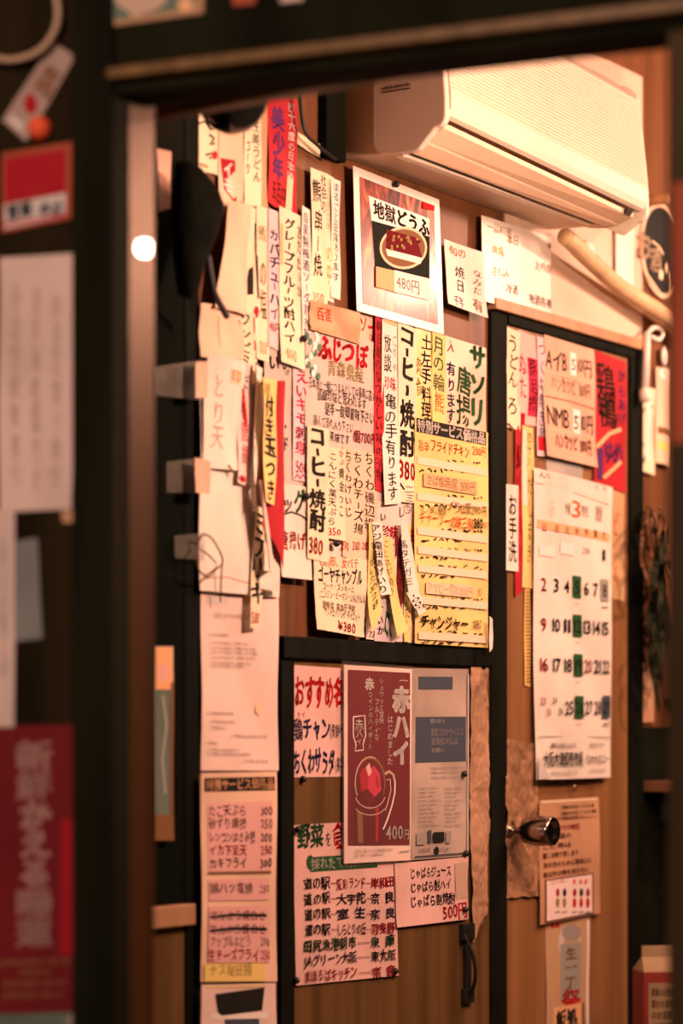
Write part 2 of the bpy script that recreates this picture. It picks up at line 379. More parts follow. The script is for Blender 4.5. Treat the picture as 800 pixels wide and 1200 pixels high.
# the lining of the opening, seen edge-on behind the left post
p0 = Fr(ue, -.03, 0)
def J(a, b, z): return Vector((p0.x + WE.x * a - WN.x * b, p0.y + WE.y * a - WN.y * b, z))
kq = (182 - CX) / F; qx, qy = p0.x - WN.x * .004, p0.y - WN.y * .004; lin = (kq * qy - qx) / (S - kq * K)
boxes('trim_6', J, [(.0, lin, .004, .03, 0, zl + .1)], M['jamb'], bevel=.003)['kind'] = 'structure'
# sliding door leaf at the left end of the inner wall
ua, ub = wu(165)[0], wu(229)[0]
t = empty('sliding_door', W((ua + ub) / 2, 0, 0)); tag(t, 'dark sliding door leaf with a black pane between shop post and notice wall', 'door')
zs = at(200, 1085)[2]; zs2 = at(200, 1060)[2]; ug = wu(212)[0]
boxes('stile', W, [(ug, ub, .002, .008, 0, 2.45)], M['post'], t, .002)
boxes('pane', W, [(ua, ug, .002, .006, zs2, 2.45)], M['glass'], t)
boxes('sill_rail', W, [(ua, wu(218)[0], .002, .020, zs, zs2)], M['casing'], t, .002)
boxes('lower_panel', W, [(ua, ug, .002, .006, 0, zs)], M['lowdoor'], t)
# black timber round the low door and the toilet door
zb0, zb1 = at(450, 776, .03)[2], at(450, 751, .03)[2]
ul0, ul1 = wu(325)[0], wu(341)[0]; up0, up1 = wu(571)[0], wu(590)[0]
ztop = at(580, 349)[2]
boxes('trim_7', W, [(ul0, ul1, 0, .008, 0, zb0)], M['black'], bevel=.003)['kind'] = 'structure'
boxes('trim_8', W, [(ul0, up0, 0, .014, zb0, zb1)], M['black'], bevel=.003)['kind'] = 'structure'
boxes('trim_9', W, [(up0, up1, 0, .009, 0, ztop)], M['black'], bevel=.003)['kind'] = 'structure'
uj0, uj1 = wu(733)[0], wu(748)[0]
zh = at(660, 388)[2]
boxes('trim_10', W, [(up1, uj1, 0, .012, zh - .02, zh)], M['black'], bevel=.002)['kind'] = 'structure'
boxes('trim_11', W, [(up0 - .003, uj1, 0, .022, zh, zh + .022)], M['casing'], bevel=.002)['kind'] = 'structure'
boxes('trim_12', W, [(uj0, uj1, 0, .012, 0, zh - .02)], M['black'], bevel=.002)['kind'] = 'structure'
ut = wu(650)[0]
boxes('trim_13', W, [(up1, uj1 + .01, 0, .004, zh + .022, 2.62)], M['transom'])['kind'] = 'structure'
d1 = boxes('door_1', W, [(up1, uj0, 0, .004, 0, zh - .02)], M['door']); d1['kind'] = 'structure'
d2 = boxes('door_2', W, [(ul1, up0, 0, .004, 0, zb0)], M['lowdoor']); d2['kind'] = 'structure'

# door knob (base on the left edge of the toilet door, pointing straight out)
kb = at(597, 973, .006); ax = (W(0, 1, 0) - W(0, 0, 0))
mb = MB(); mb.lathe(kb, ax, [(0, .0), (0, .020), (.004, .020), (.006, .008), (.026, .007), (.030, .018), (.036, .025), (.060, .030), (.092, .029), (.098, .027), (.098, .020), (.092, .016), (.092, .0)], 28)
ko = mb.out('door_knob', M['chrome'], d1, True); ko['label'] = 'shiny barrel knob on the toilet door'
mb = MB(); hk = at(664, 918, .004)
mb.tube([hk, hk + ax * .012, hk + ax * .02 + Vector((0, 0, -.006)), hk + ax * .016 + Vector((0, 0, -.016))], .0022, 6); mb.out('hook', M['chrome'], d1, True)
# latch on the low door
u, z = wu(542, 1120)
t = MB(); t.box(W, u - .022, u + .020, .004, .016, z + .030, z + .062); t.box(W, u - .006, u + .014, .004, .012, z - .075, z + .03); t.box(W, u - .014, u + .022, .004, .014, z - .09, z - .062)
t.tube(smoothpath([W(u - .018, .014, z + .04), W(u - .008, .028, z + .0), W(u - .004, .03, z - .04), W(u + .004, .016, z - .075)]), .004, 8)
t.out('latch', M['iron'], d2, bevel=.002)

# ================================================================== papers on the inner wall
exec_later = []
# ---- top left corner
s = sheet((230, 258, 108, 114, 205, 200), 1, 'cream', ragged=.05)
s.line([(232, 145), (240, 142), (246, 152), (252, 150), (256, 143)], 2.6, 'k'); s.line([(244, 158), (250, 162), (245, 170), (251, 168)], 3, 'k'); s.line([(240, 182), (248, 179), (244, 186), (250, 184)], 3, 'k'); s.ell(251, 182, 3, 5, 'r'); s.line([(233, 192), (243, 196)], 3, 'y')
s.out('ink_drawing', 'cream scrap with black ink scribbles at the upper left corner by the dark dome', 'paper')
s = sheet((256, 285, 146, 154, 245, 240), 2, 'peach')
s.poly([(258, 185), (275, 188), (277, 242), (262, 222)], 'R'); s.text('イモ', 260, 274, 188, 228, 'w', 'v', .04)
s.out('menu_strip', 'peach strip with a red patch reading イモ in white, below the dark dome', 'menu strip')
s = sheet((286, 306, 128, 134, 243, 240), 3, 'cream'); s.text('生姜うどん', 295, 305, 140, 215, 'k', 'v', 0); s.text('コーク', 287, 293, 163, 205, 'k', 'v', .0)
s.out('menu_strip', 'cream strip with two thin black columns left of the tall red banner', 'menu strip')
s = sheet((306, 313, 120, 123, 245, 242), 2, 'kraft'); s.out('wooden_batten', 'narrow bare brown batten left of the tall red banner', 'batten')
s = sheet((313.5, 347, 112, 118, 262, 236), 3, 'red', wav=.003)
s.text('美少年', 318, 331, 125, 210, 'p', 'v', .05); s.text('五百円', 318, 334, 214, 240, 'd', 'h', .0)
s.text('四十六度の日本酒', 335.5, 344, 120, 212, 'w', 'v', .02); s.poly([(336, 205), (343, 212), (340, 254), (333, 250)], 'c')
s.out('red_banner', 'tall red banner with purple characters and one white column of text', 'banner')
s = sheet((345, 155, 378, 170, 376, 186, 345, 168), 1, 'cream', bl=.004); s.out('paper_strip', 'peeling cream tape end beside the tall red banner', 'tape')
# ---- big blank curl and neighbours
s = sheet((256, 236, 292, 246, 286, 372, 240, 362), 2, 'peach', bow=.02, bl=.02, wav=.004); s.line([(285, 258), (288, 270)], 1.4, 'n')
s.out('blank_sheet', 'blank peach sheet curling outward beside the black bag', 'paper')
s = sheet((288, 301, 240, 246, 425, 420), 3, 'cream', wav=.004); s.poly([(291, 316), (296, 312), (295, 345), (286, 346)], 'k'); s.ell(298, 366, 3, 7, 'r'); s.line([(299, 262), (300, 350)], 2.5, 'k')
s.out('menu_strip', 'narrow cream strip with a black blot right of the curling blank sheet', 'menu strip')
s = sheet((300, 315, 240, 245, 425, 420), 4, 'cream')
s.text('熊', 301, 312, 262, 283, 'y', 'v', .0); s.text('の塩', 304, 312, 300, 375, 'n', 'v', .0); s.text('111', 303, 312, 397, 418, 'O', 'h', 0)
s.out('menu_strip', 'cream strip with faded writing left of the lilac strip', 'menu strip')
s = sheet((314, 329, 244, 249, 412, 405), 5, 'lilac'); s.text('カバチューハイ', 315, 327, 268, 374, 'p', 'v', .012); s.text('400円', 315, 327, 376, 391, 'r', 'h', .0)
s.out('menu_strip', 'lilac strip reading カバチューハイ with a red price', 'menu strip')
s = sheet((327, 355, 241, 255, 434, 424), 6, 'cream', bb=.004)
s.text('グレープフルーツ酎ハイ', 331, 345, 256, 402, 'k', 'v', .012); s.text('400', 332, 345, 406, 424, 'O', 'h', .0); s.text('あたたーか', 347, 353, 262, 350, 'n', 'v', 0); s.rect(328, 330.5, 262, 310, 'O')
s.out('menu_strip', 'cream strip reading グレープフルーツ酎ハイ with an orange price', 'menu strip')
s = sheet((352.5, 363, 241, 246, 402, 398), 7, 'white', wav=.003); s.text('自家製梅酒ソーダ割水割', 354, 361, 248, 398, 'b', 'v', 0, .3, 0)
s.out('label_strip', 'thin white printed label strip between the grapefruit strip and the orange cloth patch', 'label strip')
s = sheet((364, 382, 196, 204, 366, 362), 6, 'cream', wav=.003); s.text('熊', 365, 375, 210, 236, 'k', 'v', .02); s.text('串ー焼', 367, 377, 246, 325, 'k', 'v', .0); s.text('社会の', 374, 381, 203, 250, 'k', 'v', 0); s.text('350', 366, 378, 340, 356, 'O', 'h', 0)
s.out('menu_strip', 'cream strip reading 熊串ー焼 high on bare wood left of the framed tofu poster', 'menu strip')
s = sheet((379, 391, 203, 208, 355, 350), 5, 'cream', wav=.003); s.text('きのまほとにお', 380, 386, 209, 268, 'y', 'v', 0); s.text('の中', 381, 388, 285, 335, 'Y', 'v', 0)
s.out('menu_strip', 'faded cream strip second from the tofu poster on the bare wood', 'menu strip')
s = sheet((387, 397.5, 208, 213, 352, 348), 6, 'white', wav=.003); s.text('まるごと豆腐あります', 389, 396, 214, 330, 'b', 'v', 0, .5)
s.out('menu_strip', 'thin white strip nearest the tofu poster on the bare wood', 'menu strip')
s = sheet((362, 421, 352, 366, 403, 386), 9, 'orange', mat=mottled('orange_cloth', (.62, .34, .19), .2, 14), ragged=.05, wav=.003); s.text('百釜', 370, 388, 360, 378, 'r', 'h', .0)
s.out('cloth_patch', 'torn orange cloth patch with red strokes above the barnacle sheet', 'patch')
s = sheet((419, 440, 352, 360, 412, 405), 4, 'salmon'); s.text('ソー', 421, 438, 370, 392, 'r', 'h', .02); s.text('ー', 435, 439, 366, 386, 'k', 'v', .02); s.text('酒', 432, 439, 392, 404, 'r', 'h', 0)
s.out('menu_strip', 'small salmon scrap with red and black strokes under the tofu poster corner', 'menu strip')
# ---- barnacle sheet
s = sheet((357, 442, 383, 402, 540, 522), 6, 'greypink')
for i, (ch, x0, x1, y0, y1) in enumerate([('ふ', 371, 387, 392, 424), ('じ', 387, 399, 394, 426), ('つ', 399, 415, 398, 428), ('ぼ', 415, 431, 402, 434)]): s.text(ch, x0, x1, y0, y1, 'r', 'h', .03, .6, .09)
s.text('青森県産', 382, 426, 425, 446, 'y', 'h', .0); s.text('日本酒と一緒につまみとしては最高に高い', 361, 439, 449, 463, 'k', 'h', 0)
s.text('高級珍味と思われます', 371, 428, 460, 475, 'k', 'h', 0); s.text('是非一度御賞味下さい', 379, 437, 476, 492, 'k', 'h', 0); s.text('高くて恐れ入り下さい', 366, 412, 490, 504, 'k', 'h', 0)
s.text('美味です', 384, 408, 507, 520, 'k', 'h', .0); s.text('1個700円', 412, 440, 504, 521, 'r', 'h', .01)
for i in range(16):
    x = 358 + rnd.random() * 15; y = 390 + i * 3.4; s.ell(x, y, 2.5, 4.5, 'e' if i % 2 else 'w', 8)
s.out('menu_sheet', 'grey pink sheet headed ふじつぼ in large red letters', 'menu sheet')
s = sheet((438, 448.5, 366, 371, 578, 574), 7, 'red', wav=.003); s.text('朝日屋のなつかしい味の干物', 439, 447, 375, 565, 'd', 'v', 0)
s.out('menu_strip', 'long thin red strip between the barnacle sheet and the white turtle foot strip', 'menu strip')
s = sheet((447, 466.5, 368, 376, 590, 592), 8, 'white', bb=.006); s.text('放談', 449, 459, 392, 436, 'k', 'v', .0); s.text('こりゃ', 459, 465, 392, 436, 'a', 'v', 0); s.text('珍味', 450, 463, 440, 457, 'r', 'h', .0); s.text('亀の手有ります', 450, 463, 460, 588, 'k', 'v', .0)
s.rect(449, 464, 372, 380, 'O')
s.out('menu_strip', 'white strip reading 亀の手有ります in brush writing', 'menu strip')
s = sheet((466, 487.5, 376, 386, 590, 588), 9, 'cream')
for c, y0, y1 in (('コ', 381, 406), ('ー', 407, 420), ('ヒ', 420, 448), ('ー', 450, 466), ('焼', 468, 502), ('酎', 502, 536)): s.text(c, 468, 485, y0, y1, 'k', 'v', .03, .6, .05)
s.text('380', 466.5, 486, 536, 566, 'r', 'h', .01); s.line([(468, 566), (473, 574)], 2, 'k'); s.text('二三〇', 474, 484, 568, 600, 'a', 'v', .02)
s.out('menu_strip', 'tall cream strip reading コーヒー焼酎 380 beside the yellow price list', 'menu strip')
s = sheet((486, 507, 382, 390, 498, 492), 8, 'yellow', True); s.text('土左手料理', 493, 505, 390, 492, 'k', 'v', .012); s.text('肉食', 487, 493, 418, 465, 'y', 'v', 0)
s.out('menu_strip', 'yellow strip reading 土左手料理 above the yellow price list', 'menu strip')
s = sheet((506, 522, 389, 394, 502, 496), 9, 'yellow'); s.text('月の輪', 507, 520, 394, 460, 'g', 'v', .0); s.text('熊', 507, 520, 460, 484, 'o', 'v', .0)
s.out('menu_strip', 'yellow strip reading 月の輪熊 with an orange last character', 'menu strip')
s = sheet((521, 569, 393, 408, 512, 502), 8, 'peach', True)
for c, y0, y1 in (('サ', 404, 436), ('ソ', 436, 466), ('リ', 464, 502)): s.text(c, 549, 568, y0, y1, 'g', 'v', .03, .5, .07)
s.text('唐揚', 534, 551, 428, 498, 'g', 'v', .02); s.text('有ります', 522, 533, 424, 496, 'b', 'v', .02); s.text('入', 523, 532, 397, 414, 'r', 'v', 0)
s.out('menu_sheet', 'peach sheet reading サソリ唐揚有ります in green brush letters', 'menu sheet')
# ---- yellow price list
s = sheet((485.5, 571.5, 489, 507, 759, 754), 10, 'yellow')
s.part('heading_band', 'black heading band'); s.rect(487, 569, 498, 514, 'k'); s.text('特別サービス価格品', 488, 568, 498.5, 513.5, 'w', 'h', .035, .4)
s.back(); s.text('旨辛', 489, 502, 516, 530, 'o', 'h', 0); s.text('フライドチキン', 503, 549, 518, 534, 'o', 'h', .015); s.text('200円', 552, 569, 522, 536, 'r', 'h', 0)
for i, y in enumerate((546.5, 587.5, 627, 649, 670, 706.5, 747)):
    for sg, n in ((-1, 6), (1, 8)):
        s.scrib(490, 546, y + sg * 5.2, 5, n, 'k' if (i, sg) != (3, -1) else 'y', i * 2 + sg); s.scrib(553, 563, y + sg * 5 + 1, 3.5, 3, 'k', 40 + i * 2 + sg)
    s.text('円', 564, 569, y + 3, y + 11, 'n', 'h', 0)
    s.part('correction_strip', 'pale correction strip'); s.rect(488, 569, y - 4.4, y + 4.4, 'S'); s.back()
s.part('price_label', 'orange pasted label'); s.rect(494, 556, 559, 575, 'O'); s.text('さば塩焼1尾 300円', 497, 554, 560, 574, 'n', 'h', .0); s.back()
s.text('〆り12個290円', 522, 568, 589, 603, 'y', 'h', 0); s.text('しめ鯖', 490, 520, 592, 603, 'y', 'h', 0)
s.text('チャーソーの味三種', 490, 552, 602, 618, 'o', 'h', .0); s.text('360', 552, 563, 605, 621, 'k', 'h', .05, .5, .08); s.text('円', 564, 569, 611, 621, 'o', 'h', 0)
s.part('price_label', 'pale pasted label'); s.rect(496, 551, 684, 698, 'c'); s.text('アワビ一切れ300円', 497, 551, 684, 698, 'O', 'h', 0); s.back(); s.text('０', 557, 563, 686, 700, 'o', 'h', 0)
s.text('チャンジャー', 490, 546, 721, 738, 'k', 'h', .02); s.text('280', 551, 562, 724, 738, 'k', 'h', .0)
s.out('price_list', 'large yellow price list with a black heading and white correction strips', 'price list')
s = sheet((573, 577, 722, 726, 760, 764), 19, 'white'); s.out('paper_sliver', 'tiny white sliver stuck on the black post beside the yellow price list', 'paper')
# ---- middle column
s = sheet((309, 364, 388, 402, 575, 562), 3, 'greypink'); s.text('い', 313, 327, 414, 436, 'k', 'h', .02); s.text('ない', 328, 340, 400, 436, 'k', 'v', .0); s.text('す、', 328, 342, 432, 450, 'a', 'v', 0); s.text('・ド', 330, 338, 490, 530, 'k', 'v', .02); s.text('い', 344, 354, 408, 428, 'k', 'h', 0)
s.out('menu_sheet', 'grey pink sheet with broken black letters behind the stingray liver strip', 'menu sheet')
s = sheet((343, 363.5, 426, 431, 566, 562), 5, 'lilac'); s.text('えいキモ刺身', 345, 360, 434, 532, 'm', 'v', .012); s.text('500', 346, 359, 538, 556, 'r', 'h', 0); s.line([(345, 560), (348, 556), (351, 561), (354, 556), (357, 561), (360, 557)], 1.8, 'm')
s.out('menu_strip', 'pale lilac strip reading えいキモ刺身 500 in magenta', 'menu strip')
s = sheet((328, 363, 566, 571, 680, 676), 6, 'white', bb=.004); s.text('ッ', 330, 342, 580, 604, 'k', 'h', .02); s.text('グ', 343, 356, 572, 602, 'g', 'h', .03); s.line([(328, 604), (340, 600), (352, 604), (360, 610)], 2, 'k'); s.text('唐揚げ', 328, 357, 622, 646, 'r', 'h', .012)
s.out('menu_sheet', 'white sheet reading 唐揚げ in red under green katakana', 'menu sheet')
s = sheet((360, 385, 498, 503, 660, 654), 9, 'cream')
for c, y0, y1 in (('コ', 500, 524), ('ー', 524, 536), ('ヒ', 534, 560), ('ー', 560, 572), ('焼', 572, 598), ('酎', 598, 624)): s.text(c, 362, 381, y0, y1, 'k', 'v', .032, .6, .05)
s.text('380', 361, 378, 627, 652, 'r', 'h', .01)
s.out('menu_strip', 'cream strip reading コーヒー焼酎 380 on the lower corner of the barnacle sheet', 'menu strip')
s = sheet((401, 441, 523, 532, 660, 652), 7, 'peach')
s.text('ちくわ磯辺揚', 426, 438, 530, 622, 'k', 'v', .0); s.text('ちくわチーズ揚', 413, 425, 530, 626, 'k', 'v', .0); s.text('ちくわけいじ', 403, 412, 528, 606, 'k', 'v', .0)
for x, p in ((399, '230'), (412, '280'), (423, '280')): s.text(p, x, x + 9, 632, 646, 'r', 'h', .0)
s.out('menu_sheet', 'peach sheet with three black columns each beginning ちくわ', 'menu sheet')
s = sheet((381, 404, 522, 527, 634, 630), 9, 'cream'); s.text('にんにく葉天ぷら', 383, 394, 529, 616, 'k', 'v', .0); s.text('かぶ', 396, 403, 527, 546, 'o', 'v', 0); s.text('黄金っこ', 396, 403, 548, 606, 'k', 'v', 0); s.text('350', 384, 399, 617, 629, 'r', 'h', .0)
s.out('menu_strip', 'cream strip reading にんにく葉天ぷら with a red 350', 'menu strip')
s = sheet((378, 432, 628, 634, 662, 655), 5, 'pale'); s.text('一品', 380, 390, 634, 646, 'k', 'h', 0); s.out('menu_sheet', 'pale sheet end showing below the garlic leaf strip', 'menu sheet')
s = sheet((367, 649, 432, 656, 424, 747, 369, 737), 8, 'yellow', mat=pap('cream'), ragged=.02, bb=.004)
s.text('(土)田、反バテ', 374, 420, 652, 665, 'o', 'h', .0); s.text('ゴーヤチャンプル', 372, 424, 665, 685, 'k', 'h', .03); s.text('ゴーヤ・ズッキーニ', 377, 414, 684, 693, 'k', 'h', 0)
s.text('(ニンジン・ピーマン・いんげん入)', 373, 428, 693, 705, 'k', 'h', 0); s.text('夏野菜 高血圧予防', 376, 415, 706, 716, 'n', 'h', 0); s.text('アンチエイジング ダイエット', 378, 421, 715, 725, 'k', 'h', 0); s.text('¥380', 393, 415, 727, 742, 'r', 'h', .01)
s.out('menu_sheet', 'cream sheet reading ゴーヤチャンプル with a red ¥380, just above the black beam', 'menu sheet')
s = sheet((430, 448, 560, 564, 640, 640), 6, 'greypink'); s.text('二五〇', 432, 441, 566, 594, 'B', 'v', .03); s.text('ー', 431, 441, 600, 612, 'k', 'h', .05)
s.out('menu_strip', 'grey scrap with 二五〇 below the thin red strip', 'menu strip')
# ---- hanging tangle left of the list
s = sheet((427, 490, 586, 592, 754, 749), 5, 'pale', wav=.003); s.text('珍味人生', 445, 487, 616, 634, 'r', 'h', .02); s.text('い', 443, 450, 600, 612, 'k', 'h', .02); s.text('し', 464, 472, 594, 608, 'n', 'h', .02); s.text('ういか', 430, 440, 718, 748, 'k', 'v', .0)
s.out('menu_sheet', 'pale sheet headed 珍味人生 behind the tangle of hanging strips', 'menu sheet')
s = sheet((438, 462, 700, 703, 753, 751), 7, 'lilac'); s.text('すいか', 441, 449, 708, 746, 'k', 'v', .03); s.poly([(452, 715), (456, 720), (454, 748), (449, 738)], 'g'); s.line([(456, 738), (458, 746)], 1.5, 'k')
s.out('menu_strip', 'lilac scrap with bold black letters すいか above the black beam', 'menu strip')
s = sheet((431, 612, 442, 614, 442, 716, 429, 742), 9, 'yellow', bb=.010, wav=.003); s.text('ピーマン塩いため28', 432, 440, 616, 712, 'k', 'v', 0, .3); s.out('menu_strip', 'yellow printed strip reading 塩いため, leftmost in the hanging tangle', 'menu strip')
s = sheet((436, 611, 446, 612, 454, 696, 443, 698), 11, 'white', bb=.006, wav=.003); s.text('アジ竜田あげいり', 437.5, 448, 614, 696, 'k', 'v', .01, .4); s.out('menu_strip', 'white strip reading 竜田あげ slanting over the yellow strip', 'menu strip')
s = sheet((448, 628, 457, 630, 470, 738, 458, 746), 10, 'yellow', bb=.014, wav=.003); s.text('にとネギ焼き', 449, 458, 632, 700, 'y', 'v', 0, .4); s.out('menu_strip', 'faded yellow strip curling outward at its lower end in the hanging tangle', 'menu strip')
s = sheet((455, 632, 463, 633, 463, 716, 456, 714), 9, 'cream', wav=.003); s.text('ピクルス', 456, 462, 636, 680, 'y', 'v', 0, .4); s.out('menu_strip', 'short cream strip left of the dark red strip in the hanging tangle', 'menu strip')
s = sheet((462, 630, 471, 633, 469, 734, 460, 726), 9, 'darkred', wav=.003); s.text('あかいか焼', 463, 469, 640, 720, 'k', 'v', 0); s.out('menu_strip', 'dark red strip hanging in the tangle beside the yellow price list', 'menu strip')
s = sheet((473, 614, 480, 615, 480, 752, 473, 752), 8, 'yellow', wav=.003); s.text('こまつな煮びたし', 474, 479, 620, 740, 'y', 'v', 0, .4); s.out('menu_strip', 'thin yellow strip hanging behind the slanting white horse meat strip', 'menu strip')
s = Sheet(W, wu, q4(468, 610, 477, 611, 489, 690, 476, 696), .026, wav=.002, bb=.004); s.base(pap('white')); s.text('馬タテガミ', 470, 480, 632, 688, 'b', 'v', .0, .3)
o1 = s.out('menu_strip', 'white strip reading 馬タテガミ bending right across the edge of the yellow price list', 'menu strip')
s = Sheet(W, wu, q4(476, 695, 489, 689, 499, 716, 491, 722), .0305, wav=.0005); s.base(pap('white')); s.text('ー00円', 480, 496, 694, 718, 'k', 'v', .0, .3); s.out('strip_end', None, None, parent=o1)

# ---- left column in front
s = sheet((233, 284, 355, 366, 428, 418), 5, 'peach', bow=.01, wav=.004); s.line([(250, 372), (250, 405)], 1, 'f'); s.out('blank_sheet', 'short blank peach sheet under the grey strap', 'paper')
s = sheet((269, 281, 370, 376, 430, 424), 7, 'clayred'); s.text('自産立', 270, 280, 380, 424, 'd', 'v', .03); s.out('menu_strip', 'short brick red strip with dark writing above the folded pale sheet', 'menu strip')
s = sheet((279, 299, 362, 368, 438, 432), 6, 'cream'); s.text('クンビミ', 281, 294, 366, 432, 'k', 'v', .02); s.line([(297, 372), (298, 410)], 2, 'r'); s.out('menu_strip', 'cream strip with bold black クンビミ beside the brick red strip', 'menu strip')
s = sheet((233, 326, 440, 455, 700, 692), 8, 'white', wav=.004); s.line([(232, 678), (262, 676), (290, 684), (305, 690)], 1.6, 'f'); s.out('blank_sheet', 'large plain pale sheet above the letter with small grey print', 'paper')
s = sheet((237, 281, 415, 426, 552, 548), 11, 'white', bow=.006, bt=.012, wav=.003); s.text('とり天', 244, 257, 440, 528, 'f', 'v', -.005); s.rect(262, 276, 434, 451, 'c'); s.text('印', 263, 275, 434, 450, 'n', 'h', 0); s.line([(263, 545), (271, 556)], 2.5, 'n')
s.out('menu_sheet', 'pale folded sheet with faint brown とり天 and a small square stamp', 'menu sheet')
s = sheet((277, 292, 424, 429, 570, 566), 12, 'pale', wav=.004, bt=.008); s.text('だ、', 279, 290, 438, 478, 'k', 'v', .0); s.poly([(279, 445), (282, 446), (287, 495), (284, 500)], 'r'); s.text('唐揚', 280, 290, 494, 544, 'm', 'v', .0); s.text('※', 277, 288, 553, 567, 'r', 'h', .02)
s.out('menu_strip', 'pale strip with dark 唐揚 and a red mark at its foot', 'menu strip')
s = sheet((291, 426, 307, 432, 301, 560, 290, 600), 13, 'white', wav=.005, bl=.012); s.text('きつねうどん', 293, 299, 440, 530, 'f', 'v', -.005); s.text('三', 291, 297, 575, 592, 'n', 'v', 0)
s.out('menu_strip', 'white strip with faint brown characters left of the yellow egg strip', 'menu strip')
s = sheet((317, 446, 333, 448, 331, 668, 303, 612), 11, 'red', bow=.008, wav=.003); s.line([(322, 600), (329, 585)], 2, 'R'); s.out('folded_strip', 'glossy red folded backing strip behind the yellow egg strip', 'paper')
s = sheet((303, 442, 324, 446, 321, 592, 306, 588), 19, 'yellow', wav=.004, bl=.006); s.text('殻', 305, 314, 449, 465, 'y', 'h', 0); s.text('付き玉つき', 307, 321, 464, 586, 'k', 'v', .02, 1.2, .05)
s.out('menu_strip', 'yellow strip reading 付き玉つき in bold black over the red backing', 'menu strip')
s = sheet((299, 562, 306, 566, 322, 666, 309, 672), 22, 'pale', wav=.002, bl=.012); s.out('folded_strip', 'narrow pinkish strip slanting across the lower red backing', 'paper')
s = sheet((298, 592, 311, 598, 304, 736, 291, 735), 13, 'cream', wav=.004); s.text('ミフリキ', 294, 309, 600, 708, 'k', 'v', .02, 1.2, .05); s.text('500', 292, 303, 714, 734, 'r', 'h', .0)
s.out('menu_strip', 'cream strip reading ミフリキ with a red price hanging lowest over the letter', 'menu strip')
s = sheet((304, 668, 327, 672, 326, 694, 303, 690), 16, 'white', bow=.004); s.out('paper_scrap', 'small folded white scrap at the foot of the red backing', 'paper')
# ---- letter
s = sheet((235, 325, 686, 692, 903, 903), 4, 'pale', wav=.003)
s.text('大家さまからのお知らせ', 249, 290, 718, 726, 'a', 'h', 0, .2, 0); s.rect(241, 266, 700, 708, 'l')
for y, x1, n in ((744, 266, 8), (754, 288, 14), (760, 296, 16), (765, 300, 17), (771, 296, 15), (777, 292, 14), (781, 284, 12)):
    s.text('このたびは当店をご利用いただき誠にありがとう'[:n], 241 if n == 8 else 243, x1, y - 2.5, y + 2.5, 'a', 'h', 0, .1, 0)
for y, x0, x1, n in ((836, 239, 272, 8), (846, 243, 274, 8), (853, 243, 262, 5), (863, 268, 312, 10), (871, 239, 254, 4), (879, 241, 278, 9), (884, 241, 292, 12), (892, 282, 312, 8)):
    s.text('ご不明な点は係までお問合せください'[:n], x0, x1, y - 2.5, y + 2.5, 'a', 'h', 0, .1, 0)
s.ell(302, 831, 5, 7, 'ghost' if 0 else 'c')
s.out('letter', 'pale printed letter with small grey lines above the pink price list', 'letter')
# ---- pink price list
s = sheet((235, 323, 906, 904, 1150, 1151), 10, 'peach', wav=.003)
s.part('heading_band', 'black heading band'); s.rect(239, 320, 911, 927, 'k'); s.text('特別サービス価格品', 241, 319, 912, 926, 'O', 'h', .03, .5); s.back(); s.rect(242, 316, 940, 1023, 'P')
for y, t_, p, k in ((950, 'たこ天ぷら', '300', 'x'), (965, '砂ずり唐揚', '250', 'n'), (981, 'レンコンはさみ揚', '200', 'k'), (996, 'イカ下足天', '250', 'r'), (1011, 'カキフライ', '300', 'k')):
    s.text(t_, 243, 296 if len(t_) > 6 else 286, y - 7, y + 7, k, 'h', .012); s.text(p, 302, 317, y - 7, y + 7, k, 'h', .012)
s.rect(241, 316, 1021, 1024, 'n'); s.rect(242, 314, 1030, 1055, 'P'); s.text('鶏ハツ塩焼', 243, 294, 1034, 1048, 'k', 'h', .012); s.text('280', 302, 314, 1034, 1048, 'x', 'h', .0)
s.rect(242, 314, 1062, 1128, 'P')
for y in (1073, 1089):
    s.text('てんぷら盛合せ', 243, 310, y - 6, y + 6, 'x', 'h', .012); s.line([(243, y + 2), (270, y - 1), (311, y)], 3.4, 'k')
s.text('アップルぶどう', 244, 292, 1096, 1111, 'k', 'h', .0); s.text('200', 303, 314, 1096, 1111, 'n', 'h', 0); s.text('生チーズフライ', 242, 302, 1111, 1127, 'r', 'h', .012); s.text('250', 303, 314, 1110, 1126, 'r', 'h', 0)
s.rect(238, 308, 1129, 1150, 'Y'); s.text('ナス竜田揚', 244, 292, 1129, 1144, 'y', 'h', 0)
s.out('price_list', 'price list with pink panels and a black heading at the foot of the left column', 'price list')
s = sheet((235, 323, 1154, 1152, 1260, 1262), 11, 'pale', wav=.002); s.poly([(250, 1165), (309, 1157), (306, 1184), (255, 1191)], 'k'); s.rect(246, 312, 1187, 1194, 'w'); s.rect(262, 302, 1194, 1212, 'B'); s.rect(238, 310, 1155, 1157, 'Y')
s.out('notice', 'pale notice with a dark tapering panel below the pink price list', 'notice')

